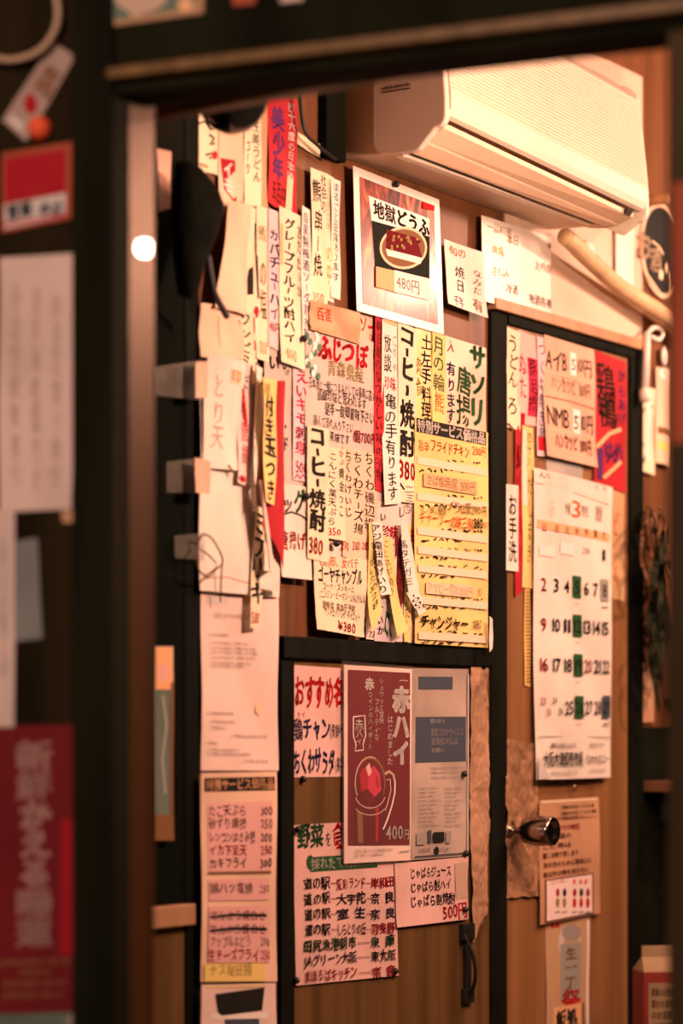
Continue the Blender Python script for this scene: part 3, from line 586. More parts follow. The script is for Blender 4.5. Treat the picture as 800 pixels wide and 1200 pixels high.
# ---- tofu poster
s = sheet((413.5, 194, 514.5, 234, 520, 392, 418, 364), 11, 'white', True, wav=0)
s.grid(.065, .93, .06, .94, M['flame'], s.nxt(), 6, 8)
s.part('title_label', 'white title label'); s.poly([(431, 229), (502, 256), (502, 277), (434, 258)], 'w')
for i, c in enumerate('地獄どうふ'):
    x = 436 + i * 13.2; y = 235 + i * 5.0; s.text(c, x, x + 13, y, y + 21, 'k', 'h', .03, .5, .05)
s.back(); s.part('dish_picture', 'dark picture of a red tofu dish'); s.poly([(434, 258), (502, 277), (502, 326), (438, 312)], 'D'); s.ell(471, 290, 28, 25, 'c', 28); s.ell(471, 290, 25.5, 22, 'n', 28)
s.poly([(451, 268), (486, 278), (493, 302), (450, 291)], 'x'); s.poly([(450, 291), (493, 302), (491, 309), (452, 299)], 'w')
for i in range(26): s.ell(453 + rnd.random() * 36, 275 + rnd.random() * 16 + i * .1, 1.6, 2.0, 'y' if i % 3 else 'd', 7)
s.back(); s.part('price_label', 'white price label'); s.poly([(438, 312), (460, 317), (460, 342), (438, 336)], 'O'); s.poly([(459, 316), (502, 327), (502, 352), (459, 342)], 'w'); s.text('480円', 461, 489, 324, 342, 'a', 'h', .0, .2)
s.back(); s.poly([(493, 236), (507, 241), (507, 247), (493, 244)], 'r')
s.out('framed_poster', 'laminated poster reading 地獄どうふ with a red tofu dish among flames', 'poster')
# ---- washed out sheets under the air conditioner
s = sheet((518, 280, 566, 296, 569, 373, 521, 356), 10, 'white', bl=.004, bb=.004); s.text('焼日', 531, 543, 312, 342, 'k', 'v', .0); s.text('なみだ', 552, 564, 316, 345, 'n', 'v', .0); s.text('干芋', 529, 541, 348, 360, 'p', 'h', 0); s.text('有', 552, 564, 350, 366, 'n', 'h', 0); s.text('旬の', 524, 545, 290, 302, 'o', 'h', 0)
s.out('menu_sheet', 'white sheet with thin black columns between tofu poster and door frame', 'menu sheet')
s = sheet((564, 645, 252, 278, 374, 352), 9, 'white', True); 
for x, y, t_, k in ((570, 268, '一品料理', 'f'), (575, 292, '焼魚', 'Y'), (592, 280, '本日', 'y'), (575, 318, 'さしみ', 'c'), (592, 338, '冷酒', 'n'), (625, 312, '大吟醸', 'f'), (618, 352, '地酒各種', 'n')): s.text(t_, x, x + 7 * len(t_), y - 5, y + 7, k, 'h', 0)
s.out('menu_sheet', 'broad white sheet with faint writing right under the air conditioner', 'menu sheet')

# ================================================================== toilet door
s = sheet((592, 608, 382, 390, 505, 500), 2, 'cream', wav=.003); s.text('うどん ろ', 594, 606, 392, 486, 'k', 'v', .0); s.line([(594, 496), (600, 504)], 3, 'n'); s.out('menu_strip', 'cream strip reading うどん at the upper left of the toilet door', 'menu strip')
s = sheet((605, 631, 386, 396, 500, 496), 1, 'pink', wav=.004); s.rect(617, 628, 420, 488, 'm'); s.text('豚足揚', 618, 627, 420, 484, 'd', 'v', .02); s.text('ぬた', 607, 615, 410, 470, 'm', 'v', 0); s.rect(607, 614, 484, 498, 'R')
s.out('menu_sheet', 'creased pink sheet with crimson strip beside the udon strip on the toilet door', 'menu sheet')
s = sheet((629, 639, 394, 397, 536, 534), 3, 'lilac', wav=.003); s.text('つくね焼き鳥', 630, 638, 400, 520, 'p', 'v', .0); s.rect(630, 637, 512, 528, 'r'); s.out('menu_strip', 'narrow lilac strip along the left edge of the set menu sheet', 'menu strip')
s = sheet((636, 696, 392, 410, 548, 534), 4, 'apricot', wav=.003, bb=.008)
s.text('AイB', 638, 664, 408, 436, 'k', 'h', .0, .7); s.part('price_patch', 'white price patch'); s.rect(667, 674, 413, 440, 'w'); s.text('5', 668, 673.5, 416, 436, 'k', 'h', 0); s.back(); s.text('10円', 675, 692, 418, 442, 'k', 'h', 0); s.text('ハンカツど 300円', 645, 690, 444, 464, 'n', 'h', .0)
s.line([(638, 464), (667, 471), (695, 480)], 1.5, 'n'); s.text('NMB', 638, 664, 472, 504, 'k', 'h', 0, .3, .015); s.part('price_patch', 'white price patch'); s.rect(668, 677, 480, 508, 'w'); s.text('5', 668, 676, 482, 506, 'k', 'h', 0); s.back(); s.text('10円', 677, 693, 484, 510, 'k', 'h', 0); s.text('ハンカツど 300円', 646, 690, 510, 530, 'x', 'h', .02)
s.line([(637, 436), (694, 450)], .8, 'c'); s.line([(637, 502), (694, 514)], .8, 'c')
s.out('menu_sheet', 'salmon sheet reading AイB and NMB with prices on the toilet door', 'menu sheet')
s = sheet((695, 733, 410, 424, 578, 566), 3, 'red', wav=.003); s.text('鶏', 697, 720, 425, 470, 'D', 'h', .02); s.text('鴨', 700, 722, 464, 502, 'D', 'h', .02); s.text('からあげ', 722, 732, 432, 500, 'p', 'v', .03); s.text('ゆめ', 705, 730, 514, 545, 'p', 'h', .03); s.rect(698, 705, 525, 562, 'p')
s.part('tape_strip', 'tan tape strip'); s.line([(697, 524), (712, 508), (726, 503)], 5, 'O'); s.back(); s.part('tape_strip', 'tan tape strip'); s.line([(706, 560), (727, 541)], 5, 'O'); s.back()
s.out('red_poster', 'red poster with large dark brush characters at the upper right of the toilet door', 'poster')
s = sheet((640, 682, 528, 540, 574, 562), 1, 'grey'); s.out('paper_sheet', 'plain grey sheet between the set menu sheet and the calendar', 'paper')
s = sheet((602, 613, 498, 501, 692, 700), 2, 'red', wav=.003); s.text('鯨ベーコン', 603, 611, 520, 660, 'R', 'v', .02); s.out('menu_strip', 'long red strip left of the calendar', 'menu strip')
s = sheet((611, 624, 498, 502, 690, 688), 3, 'yellow', wav=.003); s.rect(612, 616, 504, 592, 'W'); s.text('四十八', 617, 623, 505, 548, 'y', 'v', 0); s.text('だしまき', 616, 622, 556, 660, 'y', 'v', 0); s.out('menu_strip', 'long yellow strip touching the left edge of the calendar', 'menu strip')
s = sheet((614, 621, 690, 690, 805, 803), 2, 'gold'); 
for i in range(26): s.line([(615.5, 694 + i * 4.2), (619.5, 694 + i * 4.2)], 1.3, 'n')
s.out('measuring_tape', 'narrow yellow measuring strip hanging beside the calendar', 'tape measure')
s = sheet((593, 607, 567, 569, 670, 668), 4, 'white', wav=.0005); s.text('お手洗', 595, 605, 578, 660, 'k', 'v', .012, .2, .01); s.out('toilet_sign', 'small white upright sign reading お手洗', 'sign')
s = sheet((712, 731, 572, 576, 705, 700), 1, 'tan'); s.text('ビール', 718, 724, 600, 690, 'o', 'v', 0); s.out('paper_sheet', 'tan paper edge peeping out to the right of the calendar', 'paper')
# calendar
s = sheet((624, 548, 717, 571, 713, 911, 625, 914), 7, 'white', wav=.003, bb=.004, bow=.004)
s.mats[0] = pap('white')
s.part('binding_strip', 'pale binding strip along the top'); s.grid(0, 1, 0, .045, pap('white'), s.nxt(), 6, 2); s.back()
s.line([(626, 566), (672, 579), (712, 592)], .9, 'n'); s.text('人八', 629, 641, 553, 561, 'k', 'h', .02, .2); s.text('三', 693, 698, 568, 574, 'k', 'h', .02); s.text('月', 703, 709, 570, 576, 'n', 'h', .0)
s.text('3', 664, 677, 582, 610, 'o', 'h', .0, 0); s.text('令和', 657, 664, 588, 604, 'n', 'h', .0, 0); s.text('弥生', 677, 686, 592, 606, 'n', 'h', 0, 0); s.text('二〇', 640, 646, 586, 606, 'c', 'v', 0, 0); s.text('暦', 694, 704, 592, 612, 'f', 'h', 0, 0)
s.rect(627, 713, 617, 627, 'O')
XS = (634.5, 648, 660, 671.5, 683, 694.5, 705.5)
for i, c in enumerate('日月火水木金土'): s.text(c, XS[i] - 3, XS[i] + 3, 613 + i * 1.4, 623 + i * 1.4, 'n' if i else 'r', 'h', .02, 0)
s.rect(629, 646, 640, 652, 'W'); s.rect(652, 668, 636, 650, 'W')
def num(n, i, y, k='k', hh=11, wd=4.2):
    t_ = str(n); ww = wd * .8 if len(t_) == 1 else wd * 1.1
    s.text(t_, XS[i] - ww, XS[i] + ww, y - hh, y + hh, k, 'h', .014, 0, .012)
num(1, 6, 650, 'k', 9); num(30 - 5, 4, 645, 'W', 5); 
for r, y0, start in ((0, 684, 2), (1, 731, 9), (2, 778, 16), (3, 829, 23)):
    for i in range(7):
        n = start + i; y = y0 + i * (1.3 if r == 0 else .8 if r == 1 else .5 if r == 2 else -.1)
        if i == 3: s.rect(XS[3] - 5, XS[3] + 5, y - 13, y + 13, 'g'); s.line([(XS[3] - 3, y + 19), (XS[3] + 3, y + 19)], 1, 'l')
        if n in (8, 29): s.rect(XS[6] - 5, XS[6] + 5, y - 13, y + 13, 'G' if n == 8 else 'B'); s.line([(XS[6] - 4, y + 20), (XS[6] + 4, y + 20)], 2, 'a')
        if n == 23: s.text('23', XS[0] - 5, XS[0] + 1, y - 14, y - 2, 'r', 'h', .0, 0); s.text('30', XS[0] + 1, XS[0] + 6, y - 1, y + 11, 'r', 'h', .0, 0)
        elif n == 24: s.text('24', XS[1] - 6, XS[1] - 1, y - 14, y - 3, 'k', 'h', .0, 0); s.text('31', XS[1] + 0, XS[1] + 5, y - 1, y + 10, 'k', 'h', .0, 0)
        else: num(n, i, y, 'r' if i == 0 or n == 20 else 'k')
s.line([(626, 863), (712, 864)], 1, 'a'); s.text('新鮮な食材ならなんでも', 639, 667, 870, 877, 'n', 'h', .02, 0); s.text('大阪木津卸売市場', 631, 675, 880, 899, 'k', 'h', .025, 0, .03); s.text('電話受付中', 683, 703, 870, 876, 'a', 'h', 0, 0); s.text('〇六六三二一', 679, 709, 884, 895, 'n', 'h', .04, 0); s.text('休市日のお知らせ', 638, 668, 903, 908, 'a', 'h', 0, 0); s.text('大阪市浪速区', 683, 705, 900, 905, 'a', 'h', 0, 0)
s.poly([(625, 885), (637, 912), (625, 913.5)], 'l')
s.out('calendar', 'large white wall calendar for month 3 with green marked days on the toilet door', 'calendar')
# tape patch and signs
s = sheet((590, 866, 628, 872, 630, 1050, 590, 1052), 1, 'tan', mat=M['kraft'], wav=.004, ragged=.03, crump=.009); s.out('tape_patch', 'crinkled brown packing tape round the door knob', 'tape')
s = sheet((548, 782, 570, 784, 569, 1070, 551, 1104), 2, 'tan', mat=M['kraftpale'], wav=.004, ragged=.03, crump=.007); s.out('tape_patch', 'crinkled brown packing tape down the right edge of the low door', 'tape')
s = sheet((631, 938, 701, 934, 703, 1070, 632, 1084), 6, 'orange', mat=pap('kraft'), wav=.002)
s.line([(633, 940), (668, 938), (699, 936)], 3, 'c'); s.line([(633, 960), (698, 957)], 1, 'n')
for y, n in ((945, 14), (952, 15), (958, 10)): s.text('使用後は水を流してください電気'[:n], 655, 655 + 43 * n / 15, y - 2.5, y + 2.5, 'k', 'h', .02, 0, 0)
for y, x1, t_ in ((970, 678, 'トイレ内での喫煙'), (980, 668, '携帯電話の'), (991, 668, 'ご使用は'), (1001, 676, '固くお断り致します'), (1011, 692, '次の方のために清潔に使'), (1022, 688, '紙以外の物を流さない')):
    s.text(t_, 635, x1, y - 3.5, y + 3.5, 'd' if y > 975 else 'r', 'h', .03, 0)
s.part('picture_panel', 'small white pictured panel'); s.rect(637, 694, 1027, 1076, 'd'); s.rect(638.5, 692.5, 1028.5, 1074.5, 'W'); s.text('ご協力お願い', 640, 662, 1031, 1036, 'm', 'h', 0, 0)
for i, x in enumerate((651, 659, 671, 679, 687)):
    s.ell(x, 1046, 2.2, 5, 'D' if i % 2 else 'R', 10); s.ell(x, 1058, 2.2, 6, 'r' if i > 1 else 'y', 10); s.rect(x - 3, x + 3, 1068, 1070, 'a')
for x in (670, 678, 684): s.ell(x, 1033, 1.6, 3, 'o', 8)
s.back()
s.out('notice', 'brown toilet notice with a small pictured panel beside the door knob', 'notice')
s = sheet((639, 1074, 690, 1069, 690, 1235, 640, 1245), 1, 'tan', mat=pap('salmon'), wav=.002)
s.rect(640, 689, 1073, 1230, 'T'); s.rect(645, 655, 1080, 1087, 'r'); s.ell(666, 1105, 13, 22, 'l'); s.ell(668, 1093, 11, 10, 'a'); s.rect(655, 679, 1105, 1170, 'G'); s.text('生一丁', 660, 674, 1108, 1160, 'n', 'v', .03); s.text('祭', 655, 678, 1158, 1185, 'r', 'h', .03); s.rect(647, 680, 1178, 1215, 'O'); s.text('飯処', 650, 676, 1182, 1206, 'k', 'h', .07); s.rect(681, 684, 1175, 1215, 'n'); s.rect(686, 688.5, 1078, 1220, 'w')
s.out('beer_poster', 'tan poster with a pale domed picture at the foot of the toilet door', 'poster')

# ================================================================== low door papers
s = sheet((340.5, 412, 779, 784, 910, 911), 1, 'pink'); 
for i, c in enumerate('おすすめ名'): s.text(c, 344 + i * 11.6, 356 + i * 11.6, 790 + i * .3, 830, 'r', 'h', .02, .8, .07)
s.text('鶏チャン', 344, 385, 841, 868, 'b', 'h', .02, 1, .05); s.text('(飛騨ケ', 385, 401, 848, 866, 'k', 'h', 0); s.text('ケイ', 347, 357, 833, 842, 'm', 'h', 0); s.text('ちくわサラダ', 343, 391, 876, 909, 'b', 'h', .02, 1, .06); s.text('(長崎', 391, 402, 886, 904, 'k', 'h', 0)
s.out('menu_sheet', 'pink sheet headed おすすめ in red on the low door', 'menu sheet')
s = sheet((344, 967, 465, 960, 465, 1143, 345, 1155), 1, 'pink', bb=.003)
s.text('野', 347, 363, 965, 997, 'g', 'h', .03, .8, .07); s.text('菜', 363, 378, 965, 996, 'g', 'h', .03, .8, .07); s.text('を', 379, 387, 974, 992, 'k', 'h', .0); s.text('食べる', 387, 430, 964, 995, 'r', 'h', .02, .8, .07)
s.rect(362, 440, 1002, 1019, 'g'); s.ell(362, 1010.5, 4, 8.5, 'g'); s.text('採れたて新鮮', 363, 420, 1003, 1018, 'w', 'h', .015)
for y, a_, b_, c_, kb_, kc in ((1035, '道の駅', '愛彩ランド', '岸和田', 'r', 'r'), (1053, '道の駅', '大宇陀', '奈 良', 'k', 'k'), (1071, '道の駅', '室 生', '奈 良', 'b', 'b'), (1089, '道の駅', 'しらとりの丘', '羽曳野', 'x', 'r')):
    s.text(a_, 354, 384, y - 7.5, y + 7.5, 'k', 'h', .01); s.text(b_, 391, 426, y - 7.5, y + 7, kb_, 'h', .01); s.text(c_, 431, 461, y - 8, y + 6, kc, 'h', .012); s.line([(384, y), (392, y)], .8, 'n'); s.line([(426, y), (432, y)], .8, 'n')
for y, a_, c_, k in ((1107, '田尻漁港朝市', '泉 南', 'g'), (1124, 'JAグリーン大阪', '東大阪', 'k'), (1142, 'まほろばキッチン', '奈 良', 'r')):
    s.text(a_, 353, 414, y - 8, y + 7, k, 'h', .012); s.text(c_, 431, 461, y - 11, y + 3, k, 'h', .012); s.line([(415, y - 2), (431, y - 3)], .8, 'n')
s.out('menu_sheet', 'pink sheet headed 野菜を食 listing vegetable sources with coloured writing', 'menu sheet')
s = sheet((481, 783, 549, 784, 547, 1003, 481, 1008), 2, 'greypink', True, mat=mottled('faded_notice', (.50, .40, .34), .15, 8, .3, .4))
s.rect(489, 529, 793, 808, 'B'); s.rect(486, 545, 840, 893, 'B'); s.rect(486, 545, 841, 850, 'a' if 0 else 'B'); s.text('重要なお知らせ', 503, 520, 842, 848, 'l', 'h', 0, 0)
s.text('新型コロナウイルス', 504, 542, 853, 863, 'l', 'h', .01, 0); s.text('感染拡大防止', 504, 536, 864, 873, 'l', 'h', .01, 0); s.text('お願い', 504, 520, 876, 882, 'l', 'h', 0, 0)
for y in (900, 905, 911): s.text('お客様へのお願いとご協力について', 503, 543, y - 2, y + 2, 'a', 'h', 0, 0, 0)
for x0, x1 in ((489, 514), (519, 541)):
    for i in range(10): s.text('店内換気と消毒を行い'[:10 - i % 3], x0, x1 - (i % 3) * 4, 922 + i * 4.8, 925.5 + i * 4.8, 'a', 'h', 0, 0, 0)
s.rect(486, 496, 976, 990, 'a'); s.rect(499, 503, 973, 988, 'B'); s.rect(505, 518, 975, 987, 'k'); s.rect(520, 526, 974, 988, 'a'); s.rect(484, 544, 1001, 1002.5, 'B'); s.text('大阪府', 488, 502, 993, 999, 'a', 'h', .0, 0); s.ell(509, 997, 2.6, 5, 'k'); s.text('市役所', 513, 524, 993, 998, 'a', 'h', 0, 0)
s.line([(547, 790), (546.5, 1000)], 2, 'l')
s.out('notice', 'faded grey notice with a dark blue box right of the red drink poster', 'notice')
s = sheet((462, 1012, 548, 1004, 547, 1077, 464, 1087), 3, 'pink', bb=.002)
for y, t_, x1 in ((1022, 'じゃばらジュース', 527), (1038.5, 'じゃばら酎ハイ', 528), (1055, 'じゃばら割焼酎', 532)): s.text(t_, 479, x1, y - 7, y + 7, 'k', 'h', .02, .9, .04)
s.text('500円', 516, 546, 1056, 1078, 'r', 'h', .015); s.poly([(531, 1012), (546, 1010), (546, 1052), (533, 1054)], 'f'); s.ell(539, 1022, 5, 7, 'n'); s.ell(540, 1042, 4, 7, 'a')
s.out('menu_sheet', 'pink sheet with three lines beginning じゃばら and a red 500円', 'menu sheet')
# red drink poster in its clear sleeve
s = sheet((403, 779, 482.5, 784, 481, 1008, 403, 1012), 6, 'pale', True, wav=0)
s.poly([(407, 784.7), (480, 788.5), (479.5, 990.5), (407, 991)], 'x')
s.text('赤ハイ', 459, 480, 804, 898, 'w', 'v', .045, .3, .02); s.text('はじめました', 452.5, 459.5, 838, 897, 'w', 'v', .01, 0, 0); s.text('シュワッと爽快、', 443, 448.5, 794, 856, 'w', 'v', .01, 0, 0); s.text('フルーティな', 437.5, 443, 818, 868, 'w', 'v', .01, 0, 0); s.text('赤', 426.5, 437, 794, 809, 'w', 'h', .045, .3, .02); s.text('ワインのハイボール', 430, 435.5, 810, 879, 'w', 'v', .01, 0, 0)
s.line([(467, 798), (470, 797), (477, 798)], .9, 'f')
st_ = [(413, 840), (426, 838.5), (427, 862), (424, 872), (424.5, 879), (415, 880), (416, 873), (413, 862)]
s.line(st_ + [st_[0]], 1.2, 'w'); s.text('赤', 414.5, 425, 842, 858, 'w', 'h', .01, 0, 0); s.text('ハイ', 415.5, 424, 857, 873, 'w', 'v', .02, 0, 0)
s.poly([(412, 925), (452, 925), (449, 990.5), (414, 990.5)], 'd'); s.ell(432, 917, 18, 31, 'n', 30); s.ell(432, 918.5, 16.8, 29, 'x', 30); s.ell(432, 926, 16, 22, 'd', 26)
s.poly([(420, 908), (424, 899), (431, 903), (429, 924), (422, 928)], 'R'); s.poly([(431, 903), (436, 897), (443, 906), (445, 926), (437, 934), (429, 924)], 'm'); s.poly([(427, 899), (431, 894), (434, 905), (430, 910)], 'P'); s.poly([(424, 928), (429, 924), (437, 934), (430, 944)], 'x'); s.poly([(438, 908), (442, 912), (442, 924), (439, 922)], 'R')
s.poly([(417, 950), (423, 952), (424, 988), (418, 988)], 'n'); s.poly([(438, 948), (442, 946), (441, 986), (438, 986)], 'R')
arc_ = lambda cx, cy, rx, ry, a0, a1: [(cx + rx * math.cos(math.radians(a0 + (a1 - a0) * i / 12)), cy + ry * math.sin(math.radians(a0 + (a1 - a0) * i / 12))) for i in range(13)]
s.line(arc_(432, 930, 17.5, 17, 15, 165), 1.0, 'P'); s.line(arc_(432, 944, 17.5, 11, 20, 160), 1.0, 'f'); s.line(arc_(432, 917, 17.5, 30, 150, 290), 1.1, 'P')
s.line([(449, 907), (454, 904), (459, 908), (461, 917)], 3.2, 'f'); s.line([(461, 917), (460.5, 930), (457, 945), (452, 960), (447, 972)], 1.8, 'w'); s.line([(451, 914), (455, 913), (456, 926), (452, 942), (449, 950)], 1.2, 'P')
s.text('400', 449.5, 471, 964, 986, 'w', 'h', .012, 0, .02); s.text('円', 471.5, 478, 971, 984, 'w', 'h', .01, 0, 0)
for y, x1 in ((996, 459), (1001, 448)): s.text('お酒は二十歳になってから飲酒運転は法律で', 414, x1, y - 2.2, y + 2.2, 'a', 'h', 0, 0, 0)
s.line([(466, 998), (478, 997)], 1.2, 'a')
pst = s.out('drink_poster', 'dark red poster reading 赤ハイ 400円 with a glass mug, in a clear sleeve', 'poster')
s = sheet((400.5, 774, 484.5, 781, 483, 1010, 400.5, 1017), 8, 'white', mat=M['sleeve'], wav=.0006); s.out('sleeve', 'clear plastic sleeve', None, parent=pst)

# ================================================================== clear tape and pins
for n_, (qd, lab) in enumerate((((182, 430, 240, 421, 240, 470, 182, 463), 'longest clear tape piece, topmost of three bridging the dark door stile'), ((195, 541, 240, 536, 240, 578, 195, 577), 'square clear tape piece, middle of three bridging the dark door stile'), ((204, 628, 240, 624, 240, 656, 205, 654), 'faint clear tape piece, lowest of three bridging the dark door stile'))):
    s = Sheet(W, wu, q4(*qd), .020, wav=.001, br=.0); s.base(M['tape']); s.out('clear_tape', lab, 'tape')
for qd, lab in (((229, 424, 243, 424, 243, 466, 229, 466), 'upper tan tape tab folded over the edge of the pale papers'), ((228, 536, 246, 540, 246, 579, 229, 577), 'lower tan tape tab folded over the edge of the pale papers')):
    s = Sheet(W, wu, q4(*qd), .0405, wav=.001); s.base(pap('salmon')); s.out('tape_tab', lab, 'tape')
def pin(px, py, d, lab, r=.006, mat='iron'):
    p = at(px, py, d); mb = MB(); mb.lathe(p, ax, [(-.004, 0), (-.004, r * .5), (0, r), (.004, r), (.007, r * .6), (.008, 0)], 12)
    tag(mb.out('push_pin', M[mat], smooth=True), lab, 'pin')
for a in ((281, 241, .012, 'black pin above the curling blank sheet'), (355, 397, .019, 'black pin at the upper left corner of the barnacle sheet'), (358, 582, .018, 'black pin on the white fried food sheet'), (393, 637, .022, 'black pin under the garlic leaf strip'), (463, 216, .026, 'dark pin on the top edge of the tofu poster'),
          (346, 1149, .009, 'black pin at the lower left corner of the vegetable sheet'), (462, 1138, .009, 'green black pin at the lower right corner of the vegetable sheet'), (544, 1066, .012, 'dark pin beside the red 500円 on the low door'), (543, 907, .010, 'black pin on the right edge of the faded grey notice'), (545, 1000, .010, 'black pin at the foot of the faded grey notice'), (348, 972, .008, 'dark pin at the upper left corner of the vegetable sheet'), (354, 913, .006, 'dark pin just below the pink recommendation sheet')):
    pin(*a)
# wire loop over the pale sheet
mb = MB(); cpt = smoothpath([at(230, 640, .03), at(237, 627, .04), at(248, 631, .04), at(259, 650, .03), at(260, 661, .028), at(252, 668, .03), at(244, 676, .032), at(233, 668, .04), at(229, 652, .04), at(230, 640, .03)], 8)
mb.tube(cpt, .0016, 6); mb.tube(smoothpath([at(260, 661, .03), at(259, 680, .028), at(258, 705, .026)]), .0014, 6)
tag(mb.out('wire_loop', M['wire'], smooth=True), 'thin brown wire loop hanging at the left edge of the plain pale sheet', 'wire')

# ================================================================== air conditioner
AL, AH, AD = .79, .272, .215
ub_, zb_ = wu(398, 184, 0)
ang = 0.0; ca, sa = math.cos(ang), math.sin(ang)
aor = W(ub_, .003, zb_)
ae = (WE * ca + WN * sa); an = (WN * ca - WE * sa)
def A(u, d, z): return Vector((aor.x + ae.x * u + an.x * d, aor.y + ae.y * u + an.y * d, aor.z + z))
ac = empty('air_conditioner', A(0, 0, 0)); tag(ac, 'cream wall mounted air conditioner with ribbed front over the door', 'air conditioner')
def drop(d): return -.034 * min(1, max(0, (d - .125) / .06))     # the front hangs lower towards its right end
def sweep(name, prof, ua_, ub2, mat, smooth=False, bevel=0, hang=True):
    mb = MB(); n = len(prof); v = [A(q, d, z + (drop(d) * q / AL if hang else 0)) for q in (ua_, ub2) for d, z in prof]
    mb.add(v, [(i, (i + 1) % n, n + (i + 1) % n, n + i) for i in range(n)] + [tuple(range(n))[::-1], tuple(range(n, 2 * n))])
    return mb.out(name, mat, ac, smooth, bevel)
def arc(cx, cz, r, a0, a1, n=6, rz=None): return [(cx + r * math.cos(math.radians(a0 + (a1 - a0) * i / n)), cz + (rz or r) * math.sin(math.radians(a0 + (a1 - a0) * i / n))) for i in range(n + 1)]
AH = .292
# back box with the chin under it
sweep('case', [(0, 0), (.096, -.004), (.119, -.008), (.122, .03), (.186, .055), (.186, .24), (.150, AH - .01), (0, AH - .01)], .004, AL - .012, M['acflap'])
# side cheeks: rounded outline, cut up diagonally towards the front
side = [(.068, AH), (.068, .034)] + arc(.092, .018, .024, 180, 268, 5) + [(.125, -.010)] + arc(.150, .016, .026, 270, 300, 3) + [(.196, .026)] + arc(.196, .046, .0205, 300, 360, 4) + [(.2165, .075), (.213, .12), (.197, AH - .03)] + arc(.171, AH - .026, .026, 0, 90, 5)
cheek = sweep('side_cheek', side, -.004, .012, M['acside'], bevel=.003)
sweep('side_cheek', side, AL - .014, AL, M['acbody'], bevel=.003)
# front cover: smooth band below, ribs above
rib = [(.192, .056), (.203, .046), (.212, .050), (.2175, .062), (.2178, .090)]
z = .094; x = .2165
while z < AH - .038:
    rib += [(x, z), (x - .0006, z + .0046), (x - .0026, z + .0052), (x - .0026, z + .0060)]; z += .0066; x -= .0006
rib += arc(x - .018, AH - .034, .018, 0, 80, 5) + [(.14, AH), (.14, AH - .012), (.190, AH - .04)]
sweep('front_cover', rib, .0125, AL - .0145, M['acbody'])
# flap below the cover, slot, chin lip
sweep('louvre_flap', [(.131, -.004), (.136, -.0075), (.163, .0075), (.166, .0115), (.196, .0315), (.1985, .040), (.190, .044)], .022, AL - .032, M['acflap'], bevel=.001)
sweep('chin_lip', [(.099, -.0075), (.103, -.0105), (.119, -.0105), (.1205, -.005)], .016, AL - .05, M['acbody'], bevel=.001)
sweep('vent', [(.1212, .012), (.1212, -.004), (.134, -.0015), (.140, .014)], .020, AL - .060, M['acdark'])
sweep('filter_clip', [(.196, .034), (.199, .030), (.206, .040), (.203, .044)], AL - .075, AL - .05, M['acdark'])
# maker's plate: small dark lettering on the cheek
mb = MB(); 
for i in range(14):
    dd = .088 + i * .0042; h_ = .006 * (.6 + .5 * ((i * 7) % 5) / 5)
    mb.add([A(-.0046, dd, .105), A(-.0046, dd + .0028, .105), A(-.0046, dd + .0028, .105 + h_), A(-.0046, dd, .105 + h_)], [(0, 1, 2, 3)])
mb.add([A(-.0046, .088, .0995), A(-.0046, .146, .0995), A(-.0046, .146, .102), A(-.0046, .088, .102)], [(0, 1, 2, 3)])
npl = mb.out('name_plate', flat('print_black', (.05, .03, .02)), ac); npl.parent = cheek
# wrapped pipe
mb = MB(); pp = smoothpath([at(662, 277, .075), at(671, 285, .07), at(690, 304, .06), at(722, 333, .045), at(757, 356, .045), at(800, 383, .05), at(850, 415, .05)], 8)
mb.tube(pp, .0175, 14); o = tag(mb.out('wrapped_pipe', M['hose'], smooth=True), 'beige wrapped pipe running down right from the air conditioner', 'pipe')
mb = MB(); mb.tube([at(684, 285, .075) , at(690, 292, .07), at(694, 300, .064)], [.008, .012, .008], 10); mb.out('pipe_clip', M['white'], o, True)
mb = MB(); mb.tube(smoothpath([at(350, 90, .026), at(356, 150, .028), at(372, 170, .03), at(384, 180, .03), at(393, 187, .03)]), .0035, 6); tag(mb.out('cable', M['iron'], smooth=True), 'black cable sagging from the top to the left end of the air conditioner', 'cable')
boxes('plank', W, [(wu(372)[0], wu(395)[0], 0, .02, at(388, 190)[2], CEIL - .02)], M['black'], bevel=.003)
tag(bpy.data.objects['plank'], 'dark upright plank on the wall left of the air conditioner', 'plank')

# ================================================================== dark shapes at the top left
pd = at(272, 114, .14); mb = MB()
mb.lathe(pd + Vector((0, 0, .02)), (0, 0, -1), [(-.06, 0.0), (-.06, .058), (-.0, .059), (.025, .057), (.045, .050), (.060, .040), (.070, .027), (.076, .012), (.077, 0)], 28)
o = tag(mb.out('dome_speaker', M['enamel'], smooth=True), 'glossy black dome under the lintel at the upper left', 'dome')
boxes('bracket', W, [(wu(262, 100, .14)[0], wu(272, 100, .14)[0], .010, .12, pd.z + .05, pd.z + .07)], M['iron'], o)
# bag hanging over the edge of the stile
def blob(name, pts, dcen, thick, mat, parent=None):
    mb = MB(); n = len(pts); rings = 7; v = []
    cx = sum(p[0] for p in pts) / n; cy = sum(p[1] for p in pts) / n
    for k in range(rings):
        a = math.pi * (k / (rings - 1) - .5); r = max(math.cos(a), .02) ** .5; d = dcen + thick * math.sin(a)
        v += [at(cx + (x - cx) * r, cy + (y - cy) * r, d) for x, y in pts]
    f = [(k * n + i, k * n + (i + 1) % n, (k + 1) * n + (i + 1) % n, (k + 1) * n + i) for k in range(rings - 1) for i in range(n)]
    f += [tuple(range(n))[::-1], tuple(range((rings - 1) * n, rings * n))]
    mb.add(v, f); return mb.out(name, mat, parent, True)
bag = blob('cloth_bag', [(205, 190), (222, 188), (236, 197), (247, 210), (257, 224), (262, 238), (261, 252), (255, 272), (248, 290), (243, 304), (238, 320), (232, 345), (222, 352), (208, 345), (202, 300), (200, 240)], .10, .045, M['cloth'])
tag(bag, 'black cloth bag bulging from the dark stile over the upper left papers', 'bag')
